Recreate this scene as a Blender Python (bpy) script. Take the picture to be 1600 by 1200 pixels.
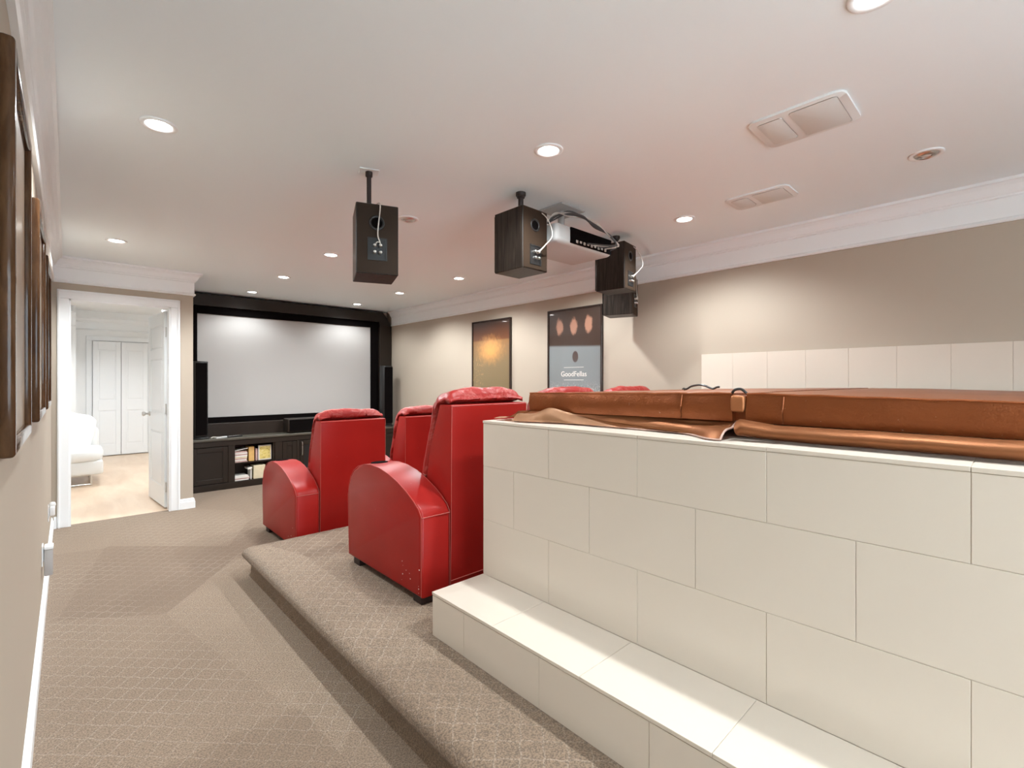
import bpy, bmesh, math, random
from mathutils import Vector, Matrix, noise
PI = math.pi
random.seed(7)
for o in list(bpy.data.objects):
    bpy.data.objects.remove(o, do_unlink=True)
scene = bpy.context.scene
COL = scene.collection
CEIL = 2.425          # ceiling height
WL, WR = -0.105, 3.82  # left and right wall faces
YD, YS, YN = 5.88, 7.10, -2.2   # door wall, screen wall, near wall
PZ = 0.19             # platform height

# ------------------------------------------------------------ camera
cam_d = bpy.data.cameras.new('camera')
cam = bpy.data.objects.new('camera', cam_d)
COL.objects.link(cam)
cam.location = (0, 0, 1.31)
cam.rotation_euler = (PI/2, 0, -math.radians(43))
cam_d.sensor_width = 36
cam_d.lens = 745/1600*36
cam_d.shift_y = -4/1600
cam_d.clip_start = 0.01
scene.camera = cam

# ------------------------------------------------------------ world, exposure
world = bpy.data.worlds.new('world')
scene.world = world
world.use_nodes = True
world.node_tree.nodes['Background'].inputs[0].default_value = (0.76, 0.90, 1.0, 1)
world.node_tree.nodes['Background'].inputs[1].default_value = 6.0
vs = scene.view_settings
vs.view_transform = 'Standard'
vs.look = 'None'
vs.gamma = 1
vs.use_curve_mapping = False
vs.exposure = 0.93

# ------------------------------------------------------------ lamps: recessed ceiling spots
SPOT_W = 32.0
LIT = [(0.29, 2.56), (1.696, 1.56), (3.095, 1.585), (0.284, 4.897), (1.695, 4.153), (1.687, 5.384),
       (1.684, 6.55), (3.093, 4.158), (3.06, 5.357), (3.056, 6.55), (3.122, 2.851)]
LIT_BEHIND = [(0.30, -1.2), (1.70, 0.29), (1.70, -1.4)]  # first and last are unseen lamps added for fill light
UNLIT = [(1.711, 2.878), (3.079, 0.325)]
def spot(x, y, z, w, size=150, blend=0.6, r=0.03, col=(0.93, 0.98, 1.0)):
    d = bpy.data.lights.new('spot_lamp', 'SPOT')
    d.energy = w; d.spot_size = math.radians(size); d.spot_blend = blend
    d.shadow_soft_size = r; d.color = col
    o = bpy.data.objects.new('spot_lamp', d)
    COL.objects.link(o)
    o.location = (x, y, z)
    return o
for (x, y) in LIT + LIT_BEHIND:
    spot(x, y, CEIL-0.045, SPOT_W*(0.55 if y > 6 else 1.45 if y > 4 else 1.15))
for (x, y) in [(0.65, 7.4), (0.75, 9.3), (-0.9, 8.2), (2.0, 8.0)]:  # spots added to brighten the far room, without fixtures of their own
    spot(x, y, CEIL-0.045, 42, col=(0.93, 0.97, 1.0))

# window added in the unseen wall behind the camera, for soft fill light
WX0, WX1, WZ0, WZ1 = 0.05, 1.75, 0.25, 2.15
pd = bpy.data.lights.new('added_window_portal', 'AREA'); pd.shape = 'RECTANGLE'; pd.size = WX1-WX0; pd.size_y = WZ1-WZ0
pd.cycles.is_portal = True
po = bpy.data.objects.new('added_window_portal', pd); COL.objects.link(po)
po.location = ((WX0+WX1)/2, YN-0.11, (WZ0+WZ1)/2); po.rotation_euler = (PI/2, 0, 0)
po.rotation_euler = (-PI/2, 0, 0)

# ------------------------------------------------------------ node helpers
def new_mat(name):
    m = bpy.data.materials.new(name); m.use_nodes = True
    nt = m.node_tree
    return m, nt, nt.nodes['Principled BSDF']
def setp(b, **k):
    names = {'rough': 'Roughness', 'metal': 'Metallic', 'coat': 'Coat Weight', 'coat_rough': 'Coat Roughness',
             'spec': 'Specular IOR Level', 'sheen': 'Sheen Weight', 'emis': 'Emission Strength', 'trans': 'Transmission Weight', 'alpha': 'Alpha'}
    for a, v in k.items():
        b.inputs[names[a]].default_value = v
def mnode(nt, op, a, b=None, c=None):
    n = nt.nodes.new('ShaderNodeMath'); n.operation = op
    for i, v in enumerate((a, b, c)):
        if v is None: continue
        if isinstance(v, (int, float)): n.inputs[i].default_value = v
        else: nt.links.new(v, n.inputs[i])
    return n.outputs[0]
def mixc(nt, fac, c1, c2, mode='MIX'):
    n = nt.nodes.new('ShaderNodeMix'); n.data_type = 'RGBA'; n.blend_type = mode
    for idx, v in ((0, fac), (6, c1), (7, c2)):
        if isinstance(v, (int, float)): n.inputs[idx].default_value = v
        elif isinstance(v, tuple): n.inputs[idx].default_value = (*v, 1) if len(v) == 3 else v
        else: nt.links.new(v, n.inputs[idx])
    return n.outputs[2]
def noise_n(nt, scale, detail=3, rough=0.5, vec=None, dist=0.0):
    n = nt.nodes.new('ShaderNodeTexNoise')
    n.inputs['Scale'].default_value = scale; n.inputs['Detail'].default_value = detail
    n.inputs['Roughness'].default_value = rough; n.inputs['Distortion'].default_value = dist
    if vec is not None: nt.links.new(vec, n.inputs['Vector'])
    return n.outputs['Fac']
def coords(nt, kind='Object', scale=None):
    t = nt.nodes.new('ShaderNodeTexCoord')
    if scale is None: return t.outputs[kind]
    m = nt.nodes.new('ShaderNodeMapping'); m.inputs['Scale'].default_value = scale
    nt.links.new(t.outputs[kind], m.inputs['Vector'])
    return m.outputs[0]
def ramp(nt, fac, stops):
    n = nt.nodes.new('ShaderNodeValToRGB')
    el = n.color_ramp.elements
    while len(el) < len(stops): el.new(0.5)
    for e, (p, c) in zip(el, stops):
        e.position = p; e.color = (*c, 1) if len(c) == 3 else c
    nt.links.new(fac, n.inputs[0])
    return n.outputs[0]
def bump(nt, bsdf, h, strength=0.3, dist=0.01):
    n = nt.nodes.new('ShaderNodeBump'); n.inputs['Strength'].default_value = strength
    n.inputs['Distance'].default_value = dist
    nt.links.new(h, n.inputs['Height']); nt.links.new(n.outputs[0], bsdf.inputs['Normal'])
def smooth_mask(nt, v, lo, hi):
    n = nt.nodes.new('ShaderNodeMapRange'); n.interpolation_type = 'SMOOTHSTEP'
    n.inputs[1].default_value = lo; n.inputs[2].default_value = hi
    nt.links.new(v, n.inputs[0])
    return n.outputs[0]
def plain(name, c, rough=0.5, vary=0.05, vscale=4.0, bscale=0, bstr=0.1, **k):
    m, nt, b = new_mat(name)
    co = coords(nt)
    f = noise_n(nt, vscale, 4, vec=co)
    c1 = tuple(v*(1-vary) for v in c); c2 = tuple(min(1, v*(1+vary)) for v in c)
    nt.links.new(mixc(nt, f, c1, c2), b.inputs['Base Color'])
    setp(b, rough=rough, **k)
    if bscale:
        bump(nt, b, noise_n(nt, bscale, 3, vec=co), bstr, 0.003)
    return m
def emit(name, c, s):
    m, nt, b = new_mat(name)
    b.inputs['Base Color'].default_value = (*c, 1)
    b.inputs['Emission Color'].default_value = (*c, 1)
    b.inputs['Emission Strength'].default_value = s
    return m

# ------------------------------------------------------------ materials
M = {}
M['wall'] = plain('wall_paint', (0.44, 0.375, 0.30), 0.6, 0.02, 1.5, 120, 0.05)
M['ceiling'] = plain('ceiling_paint', (0.85, 0.915, 0.945), 0.55, 0.012, 1.0, 90, 0.04)
M['trim'] = plain('white_trim_paint', (0.84, 0.86, 0.87), 0.35, 0.01, 2.0)
M['white_wall'] = plain('white_wall_paint', (0.84, 0.85, 0.85), 0.5, 0.01, 2.0)
M['tile'] = plain('cream_tile', (0.665, 0.595, 0.51), 0.28, 0.02, 2.2, 0, 0, spec=0.45)
M['grout'] = plain('grout', (0.60, 0.53, 0.45), 0.8, 0.03, 8)
M['wire_trim'] = plain('tile_edge_trim', (0.80, 0.77, 0.70), 0.4, 0.01)
M['espresso'] = plain('espresso_paint', (0.019, 0.013, 0.009), 0.45, 0.15, 5, spec=0.3)
M['espresso_top'] = plain('espresso_counter', (0.075, 0.068, 0.052), 0.35, 0.1, 5)
M['velvet'] = plain('black_velvet', (0.004, 0.003, 0.003), 0.95, 0.1, spec=0.05)
M['screen'] = plain('screen_fabric', (0.42, 0.405, 0.39), 0.75, 0.01, 3)
M['black'] = plain('black_plastic', (0.012, 0.012, 0.012), 0.35, 0.1)
M['foot'] = plain('dark_foot', (0.02, 0.010, 0.009), 0.5, 0.1)
M['chrome'] = plain('brushed_metal', (0.62, 0.61, 0.59), 0.28, 0.03, 20, metal=1.0)
M['wire'] = plain('speaker_wire', (0.55, 0.50, 0.45), 0.4, 0.05, 30)
M['dark_wire'] = plain('dark_cable', (0.05, 0.05, 0.05), 0.4, 0.05, 30)
M['offwhite'] = plain('offwhite_plastic', (0.54, 0.55, 0.545), 0.4, 0.01)
M['vent'] = plain('vent_cover_plastic', (0.78, 0.81, 0.81), 0.5, 0.01)
M['grille'] = plain('vent_grille', (0.70, 0.73, 0.72), 0.6, 0.02)
M['plug'] = plain('grey_plastic', (0.42, 0.40, 0.39), 0.4, 0.03)
M['paper'] = plain('paper_white', (0.75, 0.72, 0.67), 0.6, 0.06, 30)
M['pinkish'] = plain('printed_spines_pink', (0.50, 0.33, 0.30), 0.5, 0.5, 40)
M['amber'] = plain('amber_card', (0.62, 0.38, 0.13), 0.5, 0.2, 20)
M['cream'] = plain('cream_card', (0.68, 0.60, 0.42), 0.5, 0.15, 20)
M['sofa'] = plain('white_leather', (0.80, 0.81, 0.80), 0.4, 0.03, 6, 14, 0.25)
M['lens'] = emit('lamp_lens', (1, 0.97, 0.93), 14)
M['lens_off'] = plain('lamp_lens_off', (0.75, 0.75, 0.74), 0.15, 0.02)
M['lamp_dark'] = plain('lamp_baffle', (0.25, 0.25, 0.25), 0.35, 0.1)

def mat_carpet():
    m, nt, b = new_mat('trellis_carpet')
    g = nt.nodes.new('ShaderNodeNewGeometry')
    s = nt.nodes.new('ShaderNodeSeparateXYZ'); nt.links.new(g.outputs['Position'], s.inputs[0])
    x = mnode(nt, 'ADD', s.outputs[0], s.outputs[2]); y = s.outputs[1]
    k = 0.7071/0.072
    u = mnode(nt, 'MULTIPLY', mnode(nt, 'ADD', x, y), k)
    v = mnode(nt, 'MULTIPLY', mnode(nt, 'SUBTRACT', x, y), k)
    wob = noise_n(nt, 9, 2, vec=g.outputs['Position'])
    wob = mnode(nt, 'MULTIPLY', mnode(nt, 'SUBTRACT', wob, 0.5), 0.25)
    us = mnode(nt, 'ADD', u, mnode(nt, 'MULTIPLY', mnode(nt, 'SINE', mnode(nt, 'MULTIPLY', v, 2*PI)), 0.03))
    vs_ = mnode(nt, 'ADD', v, mnode(nt, 'MULTIPLY', mnode(nt, 'SINE', mnode(nt, 'MULTIPLY', u, 2*PI)), 0.03))
    us = mnode(nt, 'ADD', us, wob); vs_ = mnode(nt, 'ADD', vs_, wob)
    du = mnode(nt, 'ABSOLUTE', mnode(nt, 'SUBTRACT', mnode(nt, 'FRACT', us), 0.5))
    dv = mnode(nt, 'ABSOLUTE', mnode(nt, 'SUBTRACT', mnode(nt, 'FRACT', vs_), 0.5))
    d = mnode(nt, 'MINIMUM', du, dv)
    line = mnode(nt, 'SUBTRACT', 1.0, smooth_mask(nt, d, 0.012, 0.062))
    fade = smooth_mask(nt, noise_n(nt, 1.1, 2, vec=g.outputs['Position']), 0.35, 0.6)
    line = mnode(nt, 'MULTIPLY', line, mnode(nt, 'ADD', mnode(nt, 'MULTIPLY', fade, 0.75), 0.22))
    speck = noise_n(nt, 170, 2, 0.7, vec=g.outputs['Position'])
    # pile brushed in different directions
    vo = nt.nodes.new('ShaderNodeTexVoronoi'); vo.inputs['Scale'].default_value = 1.25
    mp = nt.nodes.new('ShaderNodeMapping'); mp.inputs['Rotation'].default_value = (0, 0, 0.9); mp.inputs['Scale'].default_value = (1, 0.55, 0.3)
    nt.links.new(g.outputs['Position'], mp.inputs[0]); nt.links.new(mp.outputs[0], vo.inputs['Vector'])
    sv = nt.nodes.new('ShaderNodeSeparateColor'); nt.links.new(vo.outputs['Color'], sv.inputs[0])
    nap = sv.outputs[0]
    base = mixc(nt, nap, (0.245, 0.172, 0.118), (0.335, 0.25, 0.178))
    base = mixc(nt, mnode(nt, 'MULTIPLY', line, 0.75), base, (0.44, 0.36, 0.285))
    dk = mnode(nt, 'SUBTRACT', 1.0, smooth_mask(nt, speck, 0.38, 0.60))
    base = mixc(nt, mnode(nt, 'MULTIPLY', dk, 0.75), base, (0.11, 0.083, 0.062))
    nt.links.new(base, b.inputs['Base Color'])
    setp(b, rough=0.95, sheen=0.15, spec=0.1)
    h = mnode(nt, 'SUBTRACT', speck, mnode(nt, 'MULTIPLY', line, 0.25))
    bump(nt, b, h, 0.6, 0.006)
    return m
M['carpet'] = mat_carpet()

def mat_leather():
    m, nt, b = new_mat('red_leather')
    co = coords(nt)
    f = noise_n(nt, 5, 5, vec=co)
    c = mixc(nt, f, (0.27, 0.009, 0.007), (0.35, 0.016, 0.012))
    geo = nt.nodes.new('ShaderNodeNewGeometry')
    scuff = smooth_mask(nt, noise_n(nt, 26, 4, 0.7, vec=co), 0.67, 0.74)
    c = mixc(nt, mnode(nt, 'MULTIPLY', scuff, 0.35), c, (0.55, 0.22, 0.18))
    nt.links.new(c, b.inputs['Base Color'])
    setp(b, rough=0.34, spec=0.22)
    bump(nt, b, noise_n(nt, 160, 3, vec=co), 0.12, 0.002)
    return m
M['leather'] = mat_leather()
def mat_pad():
    m, nt, b = new_mat('creased_red_leather')
    co = coords(nt)
    f = noise_n(nt, 9, 6, 0.65, vec=co, dist=1.2)
    crease = mnode(nt, 'ABSOLUTE', mnode(nt, 'SUBTRACT', f, 0.5))
    e = mnode(nt, 'SUBTRACT', 1.0, smooth_mask(nt, crease, 0.0, 0.05))
    c = mixc(nt, noise_n(nt, 4, 3, vec=co), (0.26, 0.015, 0.012), (0.36, 0.03, 0.025))
    c = mixc(nt, mnode(nt, 'MULTIPLY', e, 0.18), c, (0.62, 0.28, 0.24))
    nt.links.new(c, b.inputs['Base Color'])
    setp(b, rough=0.36, spec=0.3)
    bump(nt, b, f, 0.55, 0.02)
    return m
M['pad'] = mat_pad()
M['seam'] = plain('pale_seam', (0.45, 0.10, 0.08), 0.5, 0.2, 40)

def mat_copper():
    m, nt, b = new_mat('copper_vinyl')
    co = coords(nt)
    f = noise_n(nt, 3.5, 5, 0.6, vec=co)
    c = mixc(nt, f, (0.19, 0.050, 0.014), (0.32, 0.095, 0.027))
    fleck = smooth_mask(nt, noise_n(nt, 60, 3, 0.7, vec=co), 0.70, 0.76)
    c = mixc(nt, mnode(nt, 'MULTIPLY', fleck, 0.5), c, (0.75, 0.55, 0.42))
    nt.links.new(c, b.inputs['Base Color'])
    setp(b, rough=0.36, metal=0.55, spec=0.5)
    h = mnode(nt, 'ADD', noise_n(nt, 5, 4, vec=co), mnode(nt, 'MULTIPLY', noise_n(nt, 150, 2, vec=co), 0.08))
    bump(nt, b, h, 0.55, 0.025)
    return m
M['copper'] = mat_copper()
def mat_skirt():
    m, nt, b = new_mat('soft_copper_vinyl')
    co = coords(nt)
    c = mixc(nt, noise_n(nt, 5, 4, vec=co), (0.34, 0.125, 0.045), (0.50, 0.21, 0.09))
    nt.links.new(c, b.inputs['Base Color'])
    setp(b, rough=0.47, metal=0.6)
    h = mnode(nt, 'ADD', noise_n(nt, 4, 3, vec=co), mnode(nt, 'MULTIPLY', noise_n(nt, 220, 2, vec=co), 0.12))
    bump(nt, b, h, 0.22, 0.015)
    return m
M['soft_copper'] = mat_skirt()
M['copper_worn'] = plain('worn_copper_vinyl', (0.56, 0.31, 0.17), 0.42, 0.15, 12, 60, 0.2, metal=0.25)
M['copper_edge'] = plain('vinyl_binding', (0.45, 0.30, 0.25), 0.5, 0.1, 30)

def mat_woodgrain(name, c1, c2, sc=(60, 60, 4), rough=0.4):
    m, nt, b = new_mat(name)
    co = coords(nt, 'Object', sc)
    f = noise_n(nt, 1.0, 5, 0.6, vec=co, dist=0.6)
    nt.links.new(ramp(nt, f, [(0.35, c1), (0.7, c2)]), b.inputs['Base Color'])
    setp(b, rough=rough, spec=0.25)
    bump(nt, b, f, 0.15, 0.002)
    return m
M['ash'] = mat_woodgrain('black_ash_veneer', (0.009, 0.006, 0.0045), (0.042, 0.031, 0.024))
M['laminate'] = mat_woodgrain('pale_laminate_floor', (0.66, 0.49, 0.35), (0.76, 0.60, 0.45), (6, 1.2, 1), 0.35)
M['frame'] = mat_woodgrain('dark_lacquered_wood', (0.05, 0.022, 0.010), (0.11, 0.055, 0.026), (30, 30, 6), 0.12)
M['frame_black'] = plain('black_poster_frame', (0.035, 0.022, 0.018), 0.2, 0.1)
M['speaker_back'] = plain('speaker_back_vinyl', (0.030, 0.018, 0.011), 0.6, 0.06, spec=0.15)

# ------------------------------------------------------------ mesh helpers
ORIG = {}
def put(bm, name, mat, parent=None, smooth=False, label=None):
    """links bm (in world coordinates) as one mesh object, as a child of parent if given"""
    if parent is not None:
        bm.transform(ORIG[parent].inverted())
    me = bpy.data.meshes.new(name)
    bmesh.ops.recalc_face_normals(bm, faces=bm.faces[:])
    bm.to_mesh(me); bm.free()
    me.materials.append(M[mat] if isinstance(mat, str) else mat)
    if smooth:
        me.polygons.foreach_set('use_smooth', [True]*len(me.polygons))
        if smooth != 'all':
            me.set_sharp_from_angle(angle=math.radians(38))
    o = bpy.data.objects.new(name, me)
    COL.objects.link(o)
    if parent is not None: o.parent = parent
    ORIG[o] = ORIG[parent] if parent is not None else Matrix()
    if label: o['label'] = label
    return o
def thing(name, label, cat, loc, rz=0, group=None):
    o = bpy.data.objects.new(name, None)
    COL.objects.link(o)
    o.empty_display_size = 0.05
    o.location = loc; o.rotation_euler = (0, 0, rz)
    o['label'] = label; o['category'] = cat
    if group: o['group'] = group
    ORIG[o] = Matrix.Translation(Vector(loc)) @ Matrix.Rotation(rz, 4, 'Z')
    return o
def tag(o, label, cat, group=None):
    o['label'] = label; o['category'] = cat
    if group: o['group'] = group
    return o
def struct(bm, name, mat, smooth=False):
    o = put(bm, name, mat, None, smooth); o['kind'] = 'structure'
    return o
def box(bm, x0, x1, y0, y1, z0, z1, bev=0, seg=2, mx=None):
    v = [bm.verts.new((x, y, z)) for x in (x0, x1) for y in (y0, y1) for z in (z0, z1)]
    F = [(0, 1, 3, 2), (4, 6, 7, 5), (0, 4, 5, 1), (2, 3, 7, 6), (0, 2, 6, 4), (1, 5, 7, 3)]
    fs = [bm.faces.new([v[i] for i in f]) for f in F]
    if bev:
        es = list({e for f in fs for e in f.edges})
        r = bmesh.ops.bevel(bm, geom=es, offset=bev, segments=seg, affect='EDGES', profile=0.5)
        v = list({w for f in r['faces'] for w in f.verts} | {w for w in v if w.is_valid})
    if mx is not None:
        bmesh.ops.transform(bm, matrix=mx, verts=[w for w in v if w.is_valid])
    return v
def B(*a, **k):
    bm = bmesh.new(); box(bm, *a, **k); return bm
def prism(bm, prof, axis, a0, a1, bev=0, seg=2):
    """prof: list of 2-tuples in the plane normal to axis (x: (y,z); y: (x,z); z: (x,y))"""
    def mk(p, a):
        if axis == 'x': return (a, p[0], p[1])
        if axis == 'y': return (p[0], a, p[1])
        return (p[0], p[1], a)
    A = [bm.verts.new(mk(p, a0)) for p in prof]; Bv = [bm.verts.new(mk(p, a1)) for p in prof]
    n = len(prof)
    caps = [bm.faces.new(A), bm.faces.new(Bv[::-1])]
    for i in range(n):
        bm.faces.new([A[i], Bv[i], Bv[(i+1) % n], A[(i+1) % n]])
    if bev:
        es = list({e for f in caps for e in f.edges})
        bmesh.ops.bevel(bm, geom=es, offset=bev, segments=seg, affect='EDGES', profile=0.5)
def tube(bm, pts, r, n=8, cap=True):
    pts = [Vector(p) for p in pts]
    rings = []
    up = Vector((0, 0, 1))
    for i, p in enumerate(pts):
        t = (pts[min(i+1, len(pts)-1)]-pts[max(i-1, 0)]).normalized()
        a = t.cross(up)
        if a.length < 1e-3: a = t.cross(Vector((1, 0, 0)))
        a.normalize(); b = t.cross(a)
        rr = r[i] if isinstance(r, (list, tuple)) else r
        rings.append([bm.verts.new(p+rr*(math.cos(2*PI*k/n)*a+math.sin(2*PI*k/n)*b)) for k in range(n)])
    for A, C in zip(rings, rings[1:]):
        for k in range(n):
            bm.faces.new([A[k], A[(k+1) % n], C[(k+1) % n], C[k]])
    if cap:
        bm.faces.new(rings[0]); bm.faces.new(rings[-1][::-1])
def curve_pts(pts, n=6):
    """Catmull-Rom through pts"""
    P = [Vector(p) for p in pts]; P = [2*P[0]-P[1]]+P+[2*P[-1]-P[-2]]
    out = []
    for i in range(1, len(P)-2):
        for k in range(n):
            t = k/n
            out.append(0.5*((2*P[i])+(-P[i-1]+P[i+1])*t+(2*P[i-1]-5*P[i]+4*P[i+1]-P[i+2])*t*t+(-P[i-1]+3*P[i]-3*P[i+1]+P[i+2])*t**3))
    out.append(P[-2])
    return out
def lathe(bm, prof, c, n=24, mx=None):
    """prof: (radius, z offset) list; c centre; closed at r=0"""
    rings = []
    for r, z in prof:
        if r < 1e-6:
            rings.append([bm.verts.new((0, 0, z))])
        else:
            rings.append([bm.verts.new((r*math.cos(2*PI*k/n), r*math.sin(2*PI*k/n), z)) for k in range(n)])
    for A, C in zip(rings, rings[1:]):
        for k in range(n):
            k2 = (k+1) % n
            if len(A) == 1 and len(C) == 1: continue
            if len(A) == 1: bm.faces.new([A[0], C[k], C[k2]])
            elif len(C) == 1: bm.faces.new([A[k], A[k2], C[0]])
            else: bm.faces.new([A[k], A[k2], C[k2], C[k]])
    T = Matrix.Translation(Vector(c))
    if mx is not None: T = T @ mx
    bmesh.ops.transform(bm, matrix=T, verts=[v for R in rings for v in R])
def grid(bm, nu, nv, fn, close=False):
    V = [[bm.verts.new(fn(i/(nu-1), j/(nv-1))) for j in range(nv)] for i in range(nu)]
    for i in range(nu-1):
        for j in range(nv-1):
            bm.faces.new([V[i][j], V[i+1][j], V[i+1][j+1], V[i][j+1]])
    return V

# ============================================================ THE ROOM
struct(B(WL-0.12, WR+0.1, YN-0.1, YD+0.06, -0.1, 0), 'floor', 'carpet')
struct(B(0.855, WR+0.1, YD+0.06, YS+0.1, -0.1, 0), 'floor_alcove', 'carpet')
struct(B(WL-0.12, WR+0.1, YN-0.1, YS+0.1, CEIL, CEIL+0.1), 'ceiling', 'ceiling')
struct(B(WL-0.12, WL, YN-0.1, YD, 0, CEIL), 'wall_left', 'wall')
struct(B(WR, WR+0.1, YN-0.1, YS+0.1, 0, CEIL), 'wall_right', 'wall')
bm = bmesh.new()
box(bm, WL, WX0, YN-0.1, YN, 0, CEIL); box(bm, WX1, WR, YN-0.1, YN, 0, CEIL)
box(bm, WX0, WX1, YN-0.1, YN, 0, WZ0); box(bm, WX0, WX1, YN-0.1, YN, WZ1, CEIL)
struct(bm, 'wall_near', 'wall')
bm = bmesh.new()
for k in range(4):
    x = WX0+(WX1-WX0)*k/3; box(bm, max(WX0, x-0.03), min(WX1, x+0.03), YN-0.09, YN-0.03, WZ0, WZ1, 0.004, 1)
for z in (WZ0, WZ1-0.05): box(bm, WX0, WX1, YN-0.09, YN-0.03, z, z+0.05, 0.004, 1)
w1 = struct(bm, 'added_window_1', 'trim')  # added window, out of view, there to let fill light in
gm, gnt, gb = new_mat('added_window_glass')
gt = gnt.nodes.new('ShaderNodeBsdfTransparent'); gl = gnt.nodes.new('ShaderNodeBsdfGlossy'); gl.inputs['Roughness'].default_value = 0.02
gx = gnt.nodes.new('ShaderNodeMixShader'); gx.inputs[0].default_value = 0.06
gnt.links.new(gt.outputs[0], gx.inputs[1]); gnt.links.new(gl.outputs[0], gx.inputs[2]); gnt.links.new(gx.outputs[0], gnt.nodes['Material Output'].inputs[0])
for k in range(3):
    x = WX0+(WX1-WX0)*k/3
    put(B(x+0.03, x+(WX1-WX0)/3-0.03, YN-0.064, YN-0.060, WZ0+0.05, WZ1-0.05), 'pane', gm, w1)
DX0, DX1, DZ = 0.012, 0.762, 2.056      # door opening
bm = bmesh.new()
box(bm, WL-0.12, DX0, YD, YD+0.12, 0, CEIL)
box(bm, DX1, 0.955, YD, YD+0.12, 0, CEIL)
box(bm, DX0, DX1, YD, YD+0.12, DZ, CEIL)
struct(bm, 'wall_door', 'wall')
struct(B(0.855, 0.955, YD+0.12, YS, 0, CEIL), 'wall_alcove', 'wall')
struct(B(0.855, WR, YS, YS+0.1, 0, CEIL), 'wall_screen', 'wall')

# crown: cove above a flat frieze band; profile as (offset from wall, z)
CROWN = [(0, 2.197), (0.016, 2.197), (0.022, 2.207), (0.016, 2.217), (0.010, 2.222), (0.010, 2.330), (0.018, 2.336),
         (0.018, 2.345), (0.026, 2.350), (0.034, 2.362), (0.046, 2.388), (0.062, 2.404), (0.074, 2.408), (0.074, CEIL), (0, CEIL)]
def crown_x(name, xw, sgn, y0, y1):
    bm = bmesh.new(); prism(bm, [(xw+sgn*a, z) for a, z in CROWN], 'y', y0, y1)
    return struct(bm, name, 'trim')
crown_x('trim_1', WL, 1, YN, YD)
crown_x('trim_2', WR, -1, YN, 6.93)
bm = bmesh.new(); prism(bm, [(YD-a, z) for a, z in CROWN], 'x', WL, 0.955+0.0)
# return around the outside corner into the alcove
prism(bm, [(0.955+a, z) for a, z in CROWN], 'y', YD, 6.93)
# mitred outside corner
prev = None
for (a, z) in CROWN:
    cur = [bm.verts.new(p) for p in ((0.955, YD-a, z), (0.955+a, YD-a, z), (0.955+a, YD, z))]
    if prev:
        bm.faces.new([prev[0], cur[0], cur[1], prev[1]]); bm.faces.new([prev[1], cur[1], cur[2], prev[2]])
    prev = cur
bmesh.ops.remove_doubles(bm, verts=bm.verts[:], dist=1e-5)
struct(bm, 'trim_3', 'trim')
bm = bmesh.new(); prism(bm, [(YN+a, z) for a, z in CROWN], 'x', WL, WR)
struct(bm, 'trim_4', 'trim')
BASE = [(0, 0), (0.017, 0), (0.017, 0.070), (0.012, 0.078), (0.012, 0.090), (0.006, 0.102), (0, 0.104)]
bm = bmesh.new(); prism(bm, [(WL+a, z) for a, z in BASE], 'y', YN, YD); struct(bm, 'baseboard_left', 'trim')
bm = bmesh.new(); prism(bm, [(YD-a, z) for a, z in BASE], 'x', 0.842, 0.955)
prism(bm, [(0.955+a, z) for a, z in BASE], 'y', YD-0.017, 6.6); struct(bm, 'baseboard_door', 'trim')
bm = bmesh.new(); prism(bm, [(YD-a, z) for a, z in BASE], 'x', WL+0.017, DX0-0.082); struct(bm, 'baseboard_corner', 'trim')
bm = bmesh.new(); prism(bm, [(WR-a, z) for a, z in BASE], 'y', 3.6, 6.6); struct(bm, 'baseboard_right', 'trim')

# door casing and jambs
bm = bmesh.new()
cw = 0.080
for (a, b_) in ((DX0-cw, DX0), (DX1, DX1+cw)):
    box(bm, a, b_, YD-0.018, YD, 0, DZ, 0.004)
box(bm, DX0-cw, DX1+cw, YD-0.018, YD, DZ, DZ+cw, 0.004)
for (a, b_) in ((DX0-cw+0.006, DX0-cw+0.02), (DX1+cw-0.02, DX1+cw-0.006)):
    box(bm, a, b_, YD-0.025, YD-0.016, 0, DZ+cw-0.006, 0.003)
box(bm, DX0-cw+0.006, DX1+cw-0.006, YD-0.025, YD-0.016, DZ+cw-0.02, DZ+cw-0.006, 0.003)
box(bm, DX0-0.001, DX0+0.012, YD-0.012, YD+0.13, 0, DZ)
box(bm, DX1-0.012, DX1+0.001, YD-0.012, YD+0.13, 0, DZ)
box(bm, DX0, DX1, YD-0.012, YD+0.13, DZ-0.012, DZ+0.001)
struct(bm, 'trim_5', 'trim')

# ------------------------------------------------------------ the bright room beyond the door
HX0, HX1, HY1 = -1.9, 2.6, 11.0
struct(B(HX0, 0.855, YD+0.06, YS+0.1, -0.1, 0), 'floor_doorway', 'laminate')
struct(B(HX0, HX1, YS+0.1, HY1, -0.1, 0), 'floor_hall', 'laminate')
struct(B(HX0, HX1, YD+0.12, HY1, CEIL+0.1, CEIL+0.16), 'ceiling_hall', 'white_wall')
struct(B(HX0-0.1, HX0, YD+0.12, HY1, 0, CEIL+0.1), 'wall_hall_left', 'white_wall')
struct(B(HX1, HX1+0.1, YS+0.1, HY1, 0, CEIL+0.1), 'wall_hall_right', 'white_wall')
struct(B(HX0, HX1, HY1, HY1+0.1, 0, CEIL+0.1), 'wall_hall_back', 'white_wall')
struct(B(HX0, 0.10, 10.35, HY1, 0, CEIL+0.1), 'wall_hall_corner', 'white_wall')
struct(B(HX0, WL-0.12, YD, YD+0.12, 0, CEIL+0.1), 'wall_hall_near', 'white_wall')
struct(B(0.845, 0.8549, YD+0.121, YS+0.1, 0, CEIL+0.1), 'wall_hall_side', 'white_wall')
struct(B(0.855, HX1, YS+0.101, YS+0.11, 0, CEIL+0.1), 'wall_hall_inner', 'white_wall')
bm = bmesh.new(); prism(bm, [(HY1-a, z) for a, z in CROWN], 'x', 0.10, HX1)
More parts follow.
